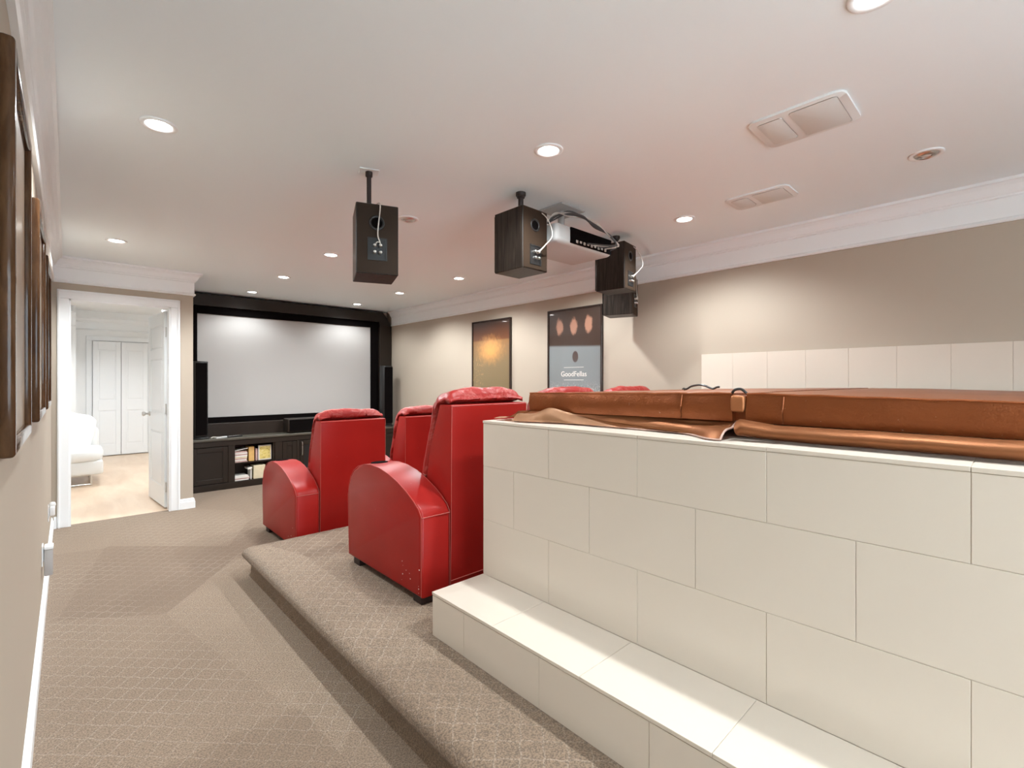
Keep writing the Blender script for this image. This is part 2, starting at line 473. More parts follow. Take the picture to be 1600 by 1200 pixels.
prism(bm, [(10.35-a, z) for a, z in CROWN], 'x', HX0, 0.10)
struct(bm, 'trim_6', 'trim')
bm = bmesh.new(); box(bm, HX0, HX1, HY1-0.08, HY1, CEIL-0.01, CEIL+0.1); struct(bm, 'trim_7', 'white_wall')
bm = bmesh.new()
bx0, bx1 = 0.315, 1.085
for (a, b_) in ((bx0-0.08, bx0), (bx1, bx1+0.08)):
    box(bm, a, b_, HY1-0.02, HY1, 0, 2.02, 0.004)
box(bm, bx0-0.08, bx1+0.08, HY1-0.02, HY1, 2.02, 2.10, 0.004)
struct(bm, 'trim_8', 'trim')
def panel_leaf(bm, x0, x1, y0, y1, z0, z1, rows, inset=0.055, d=0.008, mx=None):
    """door leaf with raised panels in recesses on both faces (x along width, y thickness)"""
    v = box(bm, x0, x1, y0+d, y1-d, z0, z1, mx=mx)
    ws = [x0]
    zs = rows
    for side in (0, 1):
        a, b_ = (y0, y0+d) if side == 0 else (y1-d, y1)
        box(bm, x0, x0+inset, a, b_, z0, z1, 0.002, 1, mx=mx); box(bm, x1-inset, x1, a, b_, z0, z1, 0.002, 1, mx=mx)
        prev = z0
        for (p0, p1) in zs:
            box(bm, x0+inset, x1-inset, a, b_, prev, p0, 0.002, 1, mx=mx); prev = p1
            box(bm, x0+inset+0.022, x1-inset-0.022, a+0.002, b_-0.001, p0+0.022, p1-0.022, 0.0025, 1, mx=mx)
        box(bm, x0+inset, x1-inset, a, b_, prev, z1, 0.002, 1, mx=mx)
d2 = bpy.data.objects.new('door_2', None); COL.objects.link(d2); d2['kind'] = 'structure'
d2.location = (0.7, HY1-0.02, 0); ORIG[d2] = Matrix.Translation(Vector((0.7, HY1-0.02, 0)))
w = (bx1-bx0)/2
for k in range(2):
    bm = bmesh.new()
    panel_leaf(bm, bx0+k*w+0.004, bx0+(k+1)*w-0.004, HY1-0.05, HY1-0.021, 0.015, 2.01, [(0.20, 0.80), (0.98, 1.86)], 0.07)
    put(bm, 'bifold_leaf', 'trim', d2)
# open door leaf, hinged on the right jamb
d1 = bpy.data.objects.new('door_1', None); COL.objects.link(d1); d1['kind'] = 'structure'
ang = math.radians(94.5)
d1.location = (0.757, YD+0.135, 0); d1.rotation_euler = (0, 0, ang)
ORIG[d1] = Matrix.Translation(Vector((0.757, YD+0.135, 0))) @ Matrix.Rotation(ang, 4, 'Z')
mxd = ORIG[d1]
bm = bmesh.new()
panel_leaf(bm, 0.02, 0.74, -0.012, 0.026, 0.012, 2.035, [(0.22, 0.78), (0.98, 1.55), (1.65, 1.90)], 0.10)
bm.transform(mxd); put(bm, 'leaf', 'trim', d1)
for z in (0.22, 1.03, 1.82):
    bm = bmesh.new(); box(bm, -0.002, 0.0215, -0.008, 0.020, z-0.05, z+0.05, 0.002); tube(bm, [(0.0, -0.014, z-0.05), (0.0, -0.014, z+0.05)], 0.007)
    bm.transform(mxd); put(bm, 'hinge', 'chrome', d1, label='brushed metal hinge')
for s in (-1, 1):
    bm = bmesh.new()
    y0 = 0.026 if s > 0 else -0.012
    R = Matrix.Rotation(-s*PI/2, 4, 'X')
    lathe(bm, [(0, 0), (0.028, 0), (0.028, 0.006), (0.012, 0.012), (0.010, 0.035), (0.022, 0.045), (0.027, 0.058), (0.020, 0.070), (0, 0.073)], (0.68, y0, 0.95), 20, R)
    bm.transform(mxd); put(bm, 'door_knob', 'chrome', d1, 'all', label='round brushed metal knob')

# white sofa end
so = thing('sofa', 'white leather sofa end seen through the open doorway, on slim metal legs', 'sofa', (-0.5, 8.4, 0))
def pillow(bm, cx, cy, cz, w, d, h, mx=None, p=4, amp=0.012, seed=0):
    """superellipsoid cushion"""
    n, m_ = 28, 18
    V = []
    for i in range(n):
        row = []
        for j in range(m_+1):
            th = 2*PI*i/n; ph = -PI/2+PI*j/m_
            def sp(v, e): return math.copysign(abs(v)**e, v)
            e = 2/p
            x = sp(math.cos(ph), e)*sp(math.cos(th), e); y = sp(math.cos(ph), e)*sp(math.sin(th), e); z = sp(math.sin(ph), e)
            q = Vector((x*w/2, y*d/2, z*h/2))
            q *= 1+amp*noise.noise(q*9+Vector((seed, 0, 0)))*2
            row.append(q)
        V.append(row)
    vv = []
    bot = bm.verts.new(V[0][0]); top = bm.verts.new(V[0][m_])
    R = [[bm.verts.new(V[i][j]) for j in range(1, m_)] for i in range(n)]
    for i in range(n):
        A, C = R[i], R[(i+1) % n]
        bm.faces.new([bot, C[0], A[0]]); bm.faces.new([top, A[-1], C[-1]])
        for j in range(m_-2): bm.faces.new([A[j], C[j], C[j+1], A[j+1]])
    T = Matrix.Translation(Vector((cx, cy, cz)))
    if mx is not None: T = T @ mx
    bmesh.ops.transform(bm, matrix=T, verts=[bot, top]+[v for r in R for v in r])
put(B(-1.5, 0.335, 7.97, 8.85, 0.135, 0.315, 0.03, 3), 'sofa_base', 'sofa', so, True)
for (a, b_) in ((-1.45, -0.72), (-0.70, 0.345)):
    bm = bmesh.new(); pillow(bm, (a+b_)/2, 8.33, 0.375, b_-a, 0.80, 0.16, p=6, seed=a); put(bm, 'seat_cushion', 'sofa', so, 'all')
bm = bmesh.new(); pillow(bm, -0.58, 8.78, 0.50, 1.80, 0.20, 0.44, p=7); put(bm, 'backrest', 'sofa', so, 'all')
for a, tw in ((-1.05, 0.0), (-0.06, 0.12)):
    bm = bmesh.new(); pillow(bm, a, 8.52, 0.67, 0.66, 0.20, 0.50, Matrix.Rotation(tw*1.8, 4, 'Y') @ Matrix.Rotation(-0.30, 4, 'X'), p=5, amp=0.04, seed=a); put(bm, 'back_cushion', 'sofa', so, 'all')
for x in (-1.40, 0.22):
    for y in (8.05, 8.75):
        bm = bmesh.new(); tube(bm, [(x, y, 0), (x, y, 0.14)], 0.012); put(bm, 'leg', 'chrome', so)
bm = bmesh.new(); tube(bm, [(-1.40, 8.05, 0.012), (0.22, 8.05, 0.012)], 0.009); tube(bm, [(-1.40, 8.05, 0.125), (0.22, 8.05, 0.125)], 0.009); put(bm, 'leg_rail', 'chrome', so)

# ------------------------------------------------------------ carpeted platform with rounded nosing
PX, PY = 0.875, 3.60
prof = [(0.022, 0), (0.030, 0.02), (0.034, 0.095), (0.028, 0.104), (0.010, 0.110), (-0.006, 0.121), (-0.013, 0.136), (-0.012, 0.152), (-0.004, 0.168), (0.010, 0.181), (0.028, 0.188), (0.05, PZ)]
bm = bmesh.new()
rows = []
for (a, z) in prof:
    rows.append([bm.verts.new(p) for p in ((PX+a, YN, z), (PX+a, PY-a-0.012, z), (PX+a+0.012, PY-a, z), (WR, PY-a, z))])
for A, C in zip(rows, rows[1:]):
    for k in range(3): bm.faces.new([A[k], A[k+1], C[k+1], C[k]])
t = rows[-1]
bm.faces.new([t[0], t[1], t[2], t[3], bm.verts.new((WR, YN, PZ))])
pf = struct(bm, 'floor_platform', 'carpet', True)
bm = bmesh.new()
for k, dz in enumerate((0.100,)):
    pts = [(PX+0.026+0.002*math.sin(y*23), y, dz+0.003*math.sin(y*7)) for y in [YN+i*0.1 for i in range(int((PY-YN-0.03)/0.1)+1)]]
    tube(bm, pts, 0.0045, 6)
put(bm, 'carpet_seam', 'wire', pf)

# ------------------------------------------------------------ tiled hot tub surround
TX, TY1, TY0 = 1.470, 1.780, -1.0     # front face x, end face y, far end
SZ, TZ = 0.382, 1.121                 # step height, rim height
tub = thing('hot_tub_surround', 'cream tiled box around the hot tub with a low tiled step along it', 'hot tub surround', ((TX+WR)/2, 0.4, PZ))
J = 0.0014
bm = bmesh.new()
box(bm, TX+0.0022, WR-0.002, TY0, TY1-0.0022, PZ, TZ-0.0022)
box(bm, 1.179+0.0022, TX+0.05, TY0, TY1-0.0062, PZ, SZ-0.0022)
put(bm, 'core', 'grout', tub)
TILE = {}
def tile(parent, x0, x1, y0, y1, z0, z1, j=J):
    """one tile, its joint taken off all sides that run along the surface; meshes shared by size"""
    dims = [x1-x0, y1-y0, z1-z0]
    th = dims.index(min(dims))
    h = [d/2-(0 if i == th else j/2) for i, d in enumerate(dims)]
    key = tuple(round(v, 4) for v in h)
    if key not in TILE:
        bmt = B(-h[0], h[0], -h[1], h[1], -h[2], h[2], 0.0008, 1)
        me = bpy.data.meshes.new('tile'); bmesh.ops.recalc_face_normals(bmt, faces=bmt.faces[:]); bmt.to_mesh(me); bmt.free(); me.materials.append(M['tile'])
        TILE[key] = me
    o = bpy.data.objects.new('tile', TILE[key]); COL.objects.link(o)
    o.parent = parent
    c = Vector(((x0+x1)/2, (y0+y1)/2, (z0+z1)/2))
    th_off = random.uniform(-0.0004, 0.0004)
    c[th] += th_off
    o.location = ORIG[parent].inverted() @ c
TH = 0.012
rowz = [(SZ, 0.646, 0.0), (0.646, 0.903, 0.212), (0.903, TZ-0.013, 0.0)]
def cuts(a, b_, ref, pitch):
    """joint positions from b_ down to a, with joints at ref + k*pitch"""
    js = []
    k = math.floor((b_-ref)/pitch+1e-6)
    y = ref+k*pitch
    if b_-y < 0.02: y -= pitch
    while y > a+0.02: js.append(y); y -= pitch
    return [b_]+js+[a]
for z0, z1, off in rowz:
    c = cuts(TY0, TY1, 1.353+off, 0.4245)
    for b_, a in zip(c, c[1:]): tile(tub, TX, TX+TH, a, b_, z0, z1)
endrows = [(PZ, SZ), (SZ, 0.646), (0.646, 0.903), (0.903, TZ-0.013)]
for i, (z0, z1) in enumerate(endrows):
    c = cuts(TX+TH, WR-0.002, TX+0.30+(0.212 if i % 2 else 0), 0.4245)
    for b_, a in zip(c, c[1:]): tile(tub, a, b_, TY1-TH, TY1, z0, z1)
# rim tiles
c = cuts(TY0, TY1+0.002, 1.353, 0.4245)
for b_, a in zip(c, c[1:]): tile(tub, TX-0.003, TX+0.20, a, b_, TZ-0.012, TZ)
c = cuts(TX+0.20, WR-0.002, TX+0.5, 0.4245)
for b_, a in zip(c, c[1:]): tile(tub, a, b_, TY1-0.20, TY1+0.002, TZ-0.012, TZ)
# step: tread and riser
c = cuts(TY0, TY1, 1.375, 0.4225)
for b_, a in zip(c, c[1:]): tile(tub, 1.176, TX, a, b_, SZ-0.012, SZ)
c = cuts(TY0, TY1, 1.13, 0.4225)
for b_, a in zip(c, c[1:]): tile(tub, 1.179, 1.179+TH, a, b_, PZ, SZ-0.014)
tile(tub, 1.179+TH, TX+0.0, TY1-0.004-TH, TY1-0.004, PZ, SZ-0.014)
# splash tiles on the wall behind the tub
sp = thing('tile_backsplash', 'row of upright cream tiles on the beige wall behind the copper cover', 'backsplash', (WR, 0.4, TZ))
put(B(WR-0.0118, WR-0.0005, TY0, 1.80, TZ+0.001, 1.530), 'mortar_bed', 'grout', sp)
c = cuts(TY0, 1.802, 1.802-0.252, 0.252)
for b_, a in zip(c, c[1:]): tile(sp, WR-0.014, WR-0.002, a, b_, TZ, 1.532)

# ------------------------------------------------------------ copper vinyl hot tub cover
cv = thing('hot_tub_cover', 'folding copper vinyl hot tub cover lying on the tiled surround', 'hot tub cover', (2.65, 0.64, TZ))
CX, CXR, CYE, CYH, CYN = 1.630, 3.68, 1.620, 0.642, -0.40
def cover_half(y_end, y_hinge, seed):
    """tapered foam half under vinyl"""
    s = 1 if y_end > y_hinge else -1
    bm = bmesh.new()
    yh = y_hinge+s*0.022
    prof = [(y_end, 1.170), (y_end, 1.2535), (yh, 1.270), (yh, 1.176)]
    prism(bm, prof, 'x', CX, CXR)
    bmesh.ops.subdivide_edges(bm, edges=bm.edges[:], cuts=14, use_grid_fill=True)
    for v in bm.verts:
        q = Vector((v.co.x*4, v.co.y*4, v.co.z*9+seed))
        n = noise.noise_vector(q)
        v.co += Vector((n.x*0.004, n.y*0.003, n.z*0.0025))
        # front face swells slightly between its seams
        if v.co.x < CX+0.02:
            v.co.x -= 0.007*math.sin(PI*min(1, max(0, (v.co.z-1.17)/0.09)))
    return bm
put(cover_half(CYE, CYH, 0), 'cover_half', 'copper', cv, True)
put(cover_half(CYN, CYH, 5), 'cover_half', 'copper', cv, True)
# piping along the top front edges and vertical seams
bm = bmesh.new()
for ye in (CYE, CYN):
    s = 1 if ye > CYH else -1
    pts = [(CX-0.001, ye+(CYH+s*0.024-ye)*k/20, 1.2540+0.0165*k/20+0.0012*math.sin(k*2.1)) for k in range(21)]
    tube(bm, pts, 0.0035, 6)
for y in (CYH+0.20, CYH-0.135):
    tube(bm, [(CX-0.009, y, 1.178), (CX-0.011, y+0.002, 1.22), (CX-0.004, y, 1.262)], 0.0022, 6)
put(bm, 'piping', 'copper', cv, True)
# gusset patch in the hinge gap and its loop
bm = bmesh.new(); pillow(bm, CX-0.002, CYH+0.002, 1.236, 0.030, 0.046, 0.056, p=5, amp=0.10); put(bm, 'hinge_patch', 'soft_copper', cv, 'all', label='worn patch between the two cover halves')
bm = bmesh.new(); tube(bm, curve_pts([(CX+0.005, CYH+0.030, 1.262), (CX+0.0, CYH+0.016, 1.281), (CX, CYH-0.006, 1.284), (CX+0.005, CYH-0.026, 1.266)]), 0.0045, 8)
put(bm, 'hinge_loop', 'black', cv, True)
bm = bmesh.new(); box(bm, CX+0.02, CXR-0.02, CYH-0.024, CYH+0.024, 1.178, 1.262); put(bm, 'hinge_web', 'copper', cv)
# skirts: soft flaps hanging from the lower edge down to the rim
def skirt(name, ys, fn, mat='soft_copper'):
    bm = bmesh.new()
    y0, y1 = ys
    n = 60
    grid(bm, n, 15, lambda i, j: fn(y0+(y1-y0)*i, j, i))
    r = bmesh.ops.solidify(bm, geom=bm.faces[:], thickness=0.003)
    return put(bm, name, mat, cv, 'all')
def roll(y, j, i):      # near half: a fat roll
    grow = min(1, max(0, (CYH-0.02-y)/0.10))
    a = PI*0.5+PI*1.0*j
    r = 0.0275
    cx = 1.612-0.012*(1-grow)
    lift = 0.010*(1-grow)
    x = cx+0.050*math.cos(a)
    z = TZ+0.002+r+lift+ r*math.sin(a)*(1-0.15*grow)
    x += 0.003*noise.noise(Vector((y*7, j*2, 1)))
    z += 0.002*noise.noise(Vector((y*9, j*2, 7)))
    z = max(z, TZ+0.002)
    return (x, y, z)
skirt('skirt', (CYN, CYH-0.014), roll)
def flap(y, j, i):      # far half: hangs slack, kicked out at both ends
    u = (y-(CYH+0.012))/(CYE-CYH-0.012)       # 0 at hinge, 1 at far end
    kick = math.exp(-((u-0.02)/0.10)**2)
    tip = math.exp(-((u-0.98)/0.16)**2)
    out = 0.030+0.105*kick+0.085*tip
    belly = math.sin(PI*j)
    x = 1.640-out*(j**1.15)-0.012*belly
    z = 1.176-(1.176-TZ-0.003)*(j**0.75)+0.012*belly*tip+0.010*belly*kick
    fold = 0.010*math.sin(9*y+5*j)*belly+0.006*math.sin(23*y-3)*belly
    x += fold; z += 0.006*math.sin(13*y+8*j)*belly
    hump = 0.022*math.exp(-((u-0.84)/0.06)**2)*j*(1-j)*3
    z += hump
    return (x, y, max(z, TZ+0.003))
skirt('skirt', (CYH+0.012, CYE), flap)
bm = bmesh.new(); tube(bm, [Vector(flap(CYH+0.012+(CYE-CYH-0.012)*k/60, 1.0, 0))+Vector((0, 0, 0.002)) for k in range(61)], 0.003, 6)
tube(bm, [Vector(flap(CYH+0.013, k/10, 0))+Vector((0, -0.001, 0.001)) for k in range(11)], 0.0035, 6)
put(bm, 'skirt_binding', 'copper_edge', cv, True)
def hem(y, j, i):
    u = (y-(CYH+0.012))/(CYE-CYH-0.012)
    x, yy, z = flap(y, 1-0.55*(1-j)*min(1, max(0.02, (u-0.44)/0.25)), i)
    if u < 0.46: x += 0.004
    rise = 0.024*math.exp(-((u-0.80)/0.10)**2)*(1-j)
    return (x-0.006-0.012*j*u, yy+0.05*max(0, u-0.9)*j, max(z+0.004+rise, TZ+0.004))
bm = bmesh.new(); grid(bm, 50, 9, lambda i, j: hem(CYH+0.42+(CYE-CYH-0.42)*i, j, i)); bmesh.ops.solidify(bm, geom=bm.faces[:], thickness=0.002)
put(bm, 'skirt_hem', 'copper_worn', cv, 'all', label='pale worn hem of the slack skirt')
# end skirt towards the seats, spread out on the rim
bm = bmesh.new()
def endf(i, j):
    x = 1.545+(3.5-1.545)*i
    y = CYE-0.005+0.135*j+0.02*math.sin(x*7+2)*j
    z = 1.172-(1.172-TZ-0.004)*(j**0.7)+0.010*math.sin(x*11)*math.sin(PI*j)+0.012*j*math.exp(-((x-1.6)/0.08)**2)
    return (x-0.03*j*(1-i), y, max(z, TZ+0.003))
grid(bm, 50, 10, endf); bmesh.ops.solidify(bm, geom=bm.faces[:], thickness=0.003)
put(bm, 'end_skirt', 'copper_worn', cv, 'all', label='pale worn skirt spread over the rim at the end')
# carry strap standing up on top
bm = bmesh.new()
sp0 = [(2.60, 1.335, 1.264), (2.60, 1.315, 1.268), (2.60, 1.29, 1.282), (2.60, 1.25, 1.290), (2.60, 1.215, 1.287), (2.60, 1.185, 1.275), (2.60, 1.165, 1.270), (2.60, 1.145, 1.278), (2.60, 1.13, 1.280)]
tube(bm, curve_pts(sp0), 0.0055, 8)
tube(bm, curve_pts([(2.62, 1.355, 1.264), (2.61, 1.34, 1.272), (2.60, 1.32, 1.266)]), 0.003, 6)
put(bm, 'carry_strap', 'black', cv, True)

# ------------------------------------------------------------ red theatre recliners
ARM = [(0.0, 0.04), (0.84, 0.04), (0.840, 0.42), (0.832, 0.475), (0.808, 0.530), (0.765, 0.576), (0.705, 0.609), (0.62, 0.631), (0.53, 0.639), (0.43, 0.634),
       (0.33, 0.616), (0.23, 0.586), (0.14, 0.549), (0.07, 0.511), (0.025, 0.480), (0.0, 0.445)]
def arm_bm(x0, x1):
    bm = bmesh.new(); prism(bm, ARM, 'x', x0, x1, 0.020, 4)
    return bm
def arm_seams(bm, x0, x1):
    for x in (x0+0.004, x1-0.004):
        tube(bm, [(x, y, z-0.001) for y, z in ARM[2:]], 0.0016, 5)
        tube(bm, [(x, 0.002, 0.445), (x, 0.002, 0.045)], 0.0013, 5)
    tube(bm, [(x0+0.006, -0.001, 0.44), (x1-0.006, -0.001, 0.44)], 0.0022, 5)
def back_side(t):
    """centre line of the pad: t 0 at the bottom .. 1 over the top"""
    pts = [(0.300, 0.40), (0.285, 0.50), (0.262, 0.62), (0.232, 0.74), (0.198, 0.86), (0.165, 0.955), (0.128, 1.012), (0.075, 1.036), (0.030, 1.026)]
    f = t*(len(pts)-1); i = min(int(f), len(pts)-2); f -= i
    return Vector((0, pts[i][0]*(1-f)+pts[i+1][0]*f, pts[i][1]*(1-f)+pts[i+1][1]*f))
W_ARM, W_SEAT = 0.18, 0.57
def make_recliner(left_arm, right_arm, seed):
    """local coordinates: x to the right, y forward (towards the screen), origin at the rear left foot"""
    X0 = W_ARM; X1 = W_ARM+W_SEAT
    parts = []
    def P(bm, name, mat, smooth=False, label=None):
        parts.append((bm, name, mat, smooth, label, None))
    for side, on in ((0, left_arm), (X1, right_arm)):
        if not on: continue
        P(arm_bm(side, side+W_ARM), 'armrest', 'leather', True)
        bm = bmesh.new(); arm_seams(bm, side, side+W_ARM); P(bm, 'seam', 'seam')
        mc = Matrix.Rotation(-0.09, 4, 'X')
        bm = bmesh.new(); lathe(bm, [(0.037, 0.001), (0.038, 0.004), (0.045, 0.005), (0.049, 0.003), (0.050, -0.003)], (side+W_ARM/2, 0.60, 0.634), 24, mc)
        lathe(bm, [(0.0, 0.0018), (0.0375, 0.0018)], (side+W_ARM/2, 0.60, 0.634), 24, mc)
        P(bm, 'cup_holder', 'velvet', True)
        for yy in (0.05, 0.74):
            P(B(side+0.014, side+W_ARM-0.014, yy-0.035, yy+0.045, 0, 0.045, 0.004), 'foot', 'foot')
    if left_arm and seed in (1, 4):
        rs = random.Random(seed); bm = bmesh.new()
        for k in range(11 if seed == 1 else 4):
            y, z, q = rs.uniform(0.01, 0.20), rs.uniform(0.08, 0.20), rs.uniform(0.0015, 0.004)
            if k % 4 == 0: y, z = 0.019, rs.uniform(0.06, 0.16)
            pr = [(y+q*rs.uniform(0.4, 1.3)*math.cos(a), z+q*rs.uniform(0.4, 1.3)*math.sin(a)) for a in [2*PI*i/7 for i in range(7)]]
            prism(bm, pr, 'x', -0.0006, 0.001)
        P(bm, 'scuff_marks', 'paper', False, 'pale scuff marks low on the armrest side')
    # seat box, cushion and closed foot rest
    P(B(X0+0.003, X1-0.003, 0.10, 0.78, 0.045, 0.30, 0.015), 'seat_base', 'leather', True)
    bm = bmesh.new(); pillow(bm, (X0+X1)/2, 0.545, 0.375, W_SEAT-0.020, 0.60, 0.20, p=6, amp=0.01, seed=seed); P(bm, 'seat_cushion', 'pad', 'all')
    bm = bmesh.new(); pillow(bm, (X0+X1)/2, 0.815, 0.235, W_SEAT-0.02, 0.11, 0.33, p=6, amp=0.01, seed=seed+3); P(bm, 'foot_rest', 'leather', 'all')
    # back shell: flat rear panel, side panels tapering upwards
    bm = bmesh.new()
    sh = [(0.012, 0.045), (0.006, 0.30), (0.0, 0.986), (0.010, 0.996), (0.112, 0.996), (0.205, 0.74), (0.262, 0.48), (0.262, 0.30), (0.20, 0.045)]
    prism(bm, sh, 'x', X0+0.008, X1-0.008, 0.008, 2)
    P(bm, 'back_shell', 'leather', True)
    bm = bmesh.new()
    for x in (X0+0.008, X1-0.008):
        tube(bm, [(x, y-0.001, z) for y, z in sh[:3]], 0.0017, 5)
    tube(bm, [(X0+0.008, 0.002, 0.991), (X1-0.008, 0.002, 0.991)], 0.002, 5)
    tube(bm, [(X0+0.012, 0.010, 0.075), (X1-0.012, 0.010, 0.075)], 0.0022, 5)
    P(bm, 'shell_seam', 'seam')
    # puffy pad over the front and top, creased leather
    bm = bmesh.new()
    nt_, nx = 56, 30
    front, rear = [], []
    for i in range(nt_):
        t = i/(nt_-1)
        c = back_side(t); c2 = back_side(min(1, t+0.02)); c1 = back_side(max(0, t-0.02))
        tang = (c2-c1).normalized(); nrm = Vector((0, tang.z, -tang.y))
        endf_ = min(1, math.sqrt(max(0, math.sin(PI*min(1, t/0.10)/2))))*min(1, math.sqrt(max(0.0, (1-t)/0.10)))
        rf, rr = [], []
        for k in range(nx+1):
            u = k/nx*2-1
            ex = (1-abs(u)**6)**(1/3) if abs(u) < 1 else 0
            th = 0.050*ex*endf_*(1+0.30*math.sin(PI*t*2.2)**2)
            xx = (X0+X1)/2+u*(W_SEAT/2-0.006-0.02*max(0, t-0.75)*2)
            p = c+Vector((xx, 0, 0))
            q = p+nrm*th
            wv = noise.noise_vector(Vector((xx*10+seed*3, t*8, seed)))
            q += nrm*0.013*ex*wv.x*(0.4+0.6*abs(u)) + Vector((0.006*wv.y, 0, 0.007*wv.z*ex))
            q.z -= 0.026*abs(u)**4*max(0, min(1, (t-0.6)/0.25)); q += nrm*0.006*ex*noise.noise(Vector((xx*30, t*26, seed)))
            rf.append(q); rr.append(p-nrm*0.030*ex*endf_)
        front.append(rf); rear.append(rr)
    FV = [[bm.verts.new(p) for p in r] for r in front]; RV = [[bm.verts.new(p) for p in r] for r in rear]
    for Vs, flip in ((FV, 0), (RV, 1)):
        for i in range(nt_-1):
            for k in range(nx):
                f = [Vs[i][k], Vs[i+1][k], Vs[i+1][k+1], Vs[i][k+1]]
                bm.faces.new(f[::-1] if flip else f)
    for i in range(nt_-1):
        bm.faces.new([FV[i][0], RV[i][0], RV[i+1][0], FV[i+1][0]]); bm.faces.new([FV[i][nx], FV[i+1][nx], RV[i+1][nx], RV[i][nx]])
    for k in range(nx):
        bm.faces.new([FV[0][k], FV[0][k+1], RV[0][k+1], RV[0][k]]); bm.faces.new([FV[-1][k], RV[-1][k], RV[-1][k+1], FV[-1][k+1]])
    bmesh.ops.remove_doubles(bm, verts=bm.verts[:], dist=1e-5)
    P(bm, 'back_pad', 'pad', 'all', 'creased puffy red leather pad')
    # zip tab at the lower side of the back
    for s, x in ((-1, X0+0.010),):
        bm = bmesh.new()
        tube(bm, curve_pts([(x, 0.262, 0.60), (x+0.004, 0.285, 0.575), (x, 0.300, 0.56)]), [0.010]*13, 6)
        P(bm, 'side_tab', 'seam', True)
    return parts
def place_recliner(x, y, z, label, left, right, seed):
    t = thing('theatre_recliner', label, 'recliner', (x, y, z), 0, 'red theatre recliners')
    for bm, name, mat, smooth, lab, _ in make_recliner(left, right, seed):
        bm.transform(ORIG[t])
        o = put(bm, name, mat, t, smooth, lab)
        if name == 'scuff_marks': o['kind'] = 'stuff'
    return t
pitch = W_ARM+W_SEAT
RX = 1.280
place_recliner(RX, 2.036, PZ, 'tall red leather recliner on the platform right beside the tiled tub, armrest fully in view', True, False, 1)
place_recliner(RX+pitch, 2.036, PZ, 'red recliner of which only the head pad shows below the three-portrait poster', True, False, 2)
place_recliner(RX+2*pitch, 2.036, PZ, 'red recliner whose head pad peeks over the copper cover, nearest the beige side wall', True, True, 3)
place_recliner(RX-0.02, 3.745, 0, 'red leather recliner on the lower carpet, nearest the doorway, in front of the screen', True, False, 4)
place_recliner(RX-0.02+pitch, 3.745, 0, 'red recliner of the front row half hidden behind the tall platform recliner', True, True, 5)

# ------------------------------------------------------------ projection screen in its dark surround
sc = thing('projection_screen', 'large white projection screen with a black border inside the dark alcove', 'screen', (2.33, 7.0, 0.80))
bm = B(1.175, 3.475, 6.985, 6.995, 0.857, 2.157); put(bm, 'screen_fabric', 'screen', sc)
bm = bmesh.new()
ox0, ox1, oz0, oz1 = 1.06, 3.605, 0.79, 2.25
for a in ((ox0, 1.175, oz0, oz1), (3.475, ox1, oz0, oz1), (1.175, 3.475, oz0, 0.857), (1.175, 3.475, 2.157, oz1)):
    box(bm, a[0], a[1], 6.965, 7.0, a[2], a[3], 0.003, 1)
put(bm, 'border', 'velvet', sc)
# dark surround (fixed joinery): chamfered at the upper right corner
bm = bmesh.new()
yf = 6.925
prism(bm, [(0.957, 2.252), (3.607, 2.252), (3.607, 2.20), (3.798, 2.19), (3.745, 2.31), (3.66, 2.402), (0.957, 2.402)], 'y', yf, YS, 0.006, 1)
prism(bm, [(3.607, 0.60), (3.81, 0.60), (3.81, 2.19), (3.607, 2.21)], 'y', yf, YS, 0.004, 1)
prism(bm, [(0.957, 0.60), (1.058, 0.60), (1.058, 2.25), (0.957, 2.25)], 'y', yf, YS, 0.004, 1)
prism(bm, [(1.06, 0.60), (3.605, 0.60), (3.605, 0.785), (1.06, 0.785)], 'y', 6.88, YS, 0.006, 1)
struct(bm, 'trim_9', 'espresso')
struct(B(0.957, 3.81, 7.0, YS, 0.787, 2.25), 'trim_10', 'velvet')

# ------------------------------------------------------------ media cabinet
CBY, CBZ = 6.60, 0.62
cb = thing('media_cabinet', 'long low dark brown media cabinet under the projection screen', 'cabinet', (2.38, 6.75, 0))
bm = bmesh.new()
box(bm, 0.96, 3.81, 6.86, 6.879, 0, CBZ-0.03)
box(bm, 0.96, 3.81, CBY+0.02, 6.87, 0.0, 0.075)
box(bm, 0.96, 3.81, CBY, CBY+0.022, 0.0, 0.078, 0.003, 1)
box(bm, 0.96, 3.81, CBY, CBY+0.022, 0.525, CBZ-0.028, 0.003, 1)
for x0, x1 in ((0.96, 1.05), (1.43, 1.505), (1.966, 2.055), (2.235, 2.275), (2.78, 2.85), (3.30, 3.37), (3.76, 3.81)):
    box(bm, x0, x1, CBY, CBY+0.022, 0.078, 0.525, 0.003, 1)
for x in (1.44, 1.95, 2.25, 2.80, 3.33):
    box(bm, x, x+0.018, CBY+0.02, 6.86, 0.075, 0.59)
put(bm, 'carcass', 'espresso', cb)
put(B(0.958, 3.812, CBY-0.012, 6.879, CBZ-0.028, CBZ, 0.005, 2), 'countertop', 'espresso_top', cb)
def cab_door(x0, x1, glass=False):
    z0, z1 = 0.085, 0.518
    bm = bmesh.new(); f = 0.055
    y0 = CBY-0.004
    for a in ((x0, x0+f, z0, z1), (x1-f, x1, z0, z1), (x0+f, x1-f, z0, z0+f), (x0+f, x1-f, z1-f, z1)):
        box(bm, a[0], a[1], y0, y0+0.02, a[2], a[3], 0.003, 1)
    d = put(bm, 'door', 'espresso', cb)
    put(B(x0+f, x1-f, y0+0.010, y0+0.016, z0+f, z1-f), 'door_panel', 'black' if glass else 'espresso', d, label='dark glass pane' if glass else None)
    return d
cab_door(1.053, 1.428); cab_door(2.057, 2.233, False); d = cab_door(2.277, 2.778, True); cab_door(2.852, 3.298); cab_door(3.372, 3.758)
bm = bmesh.new()
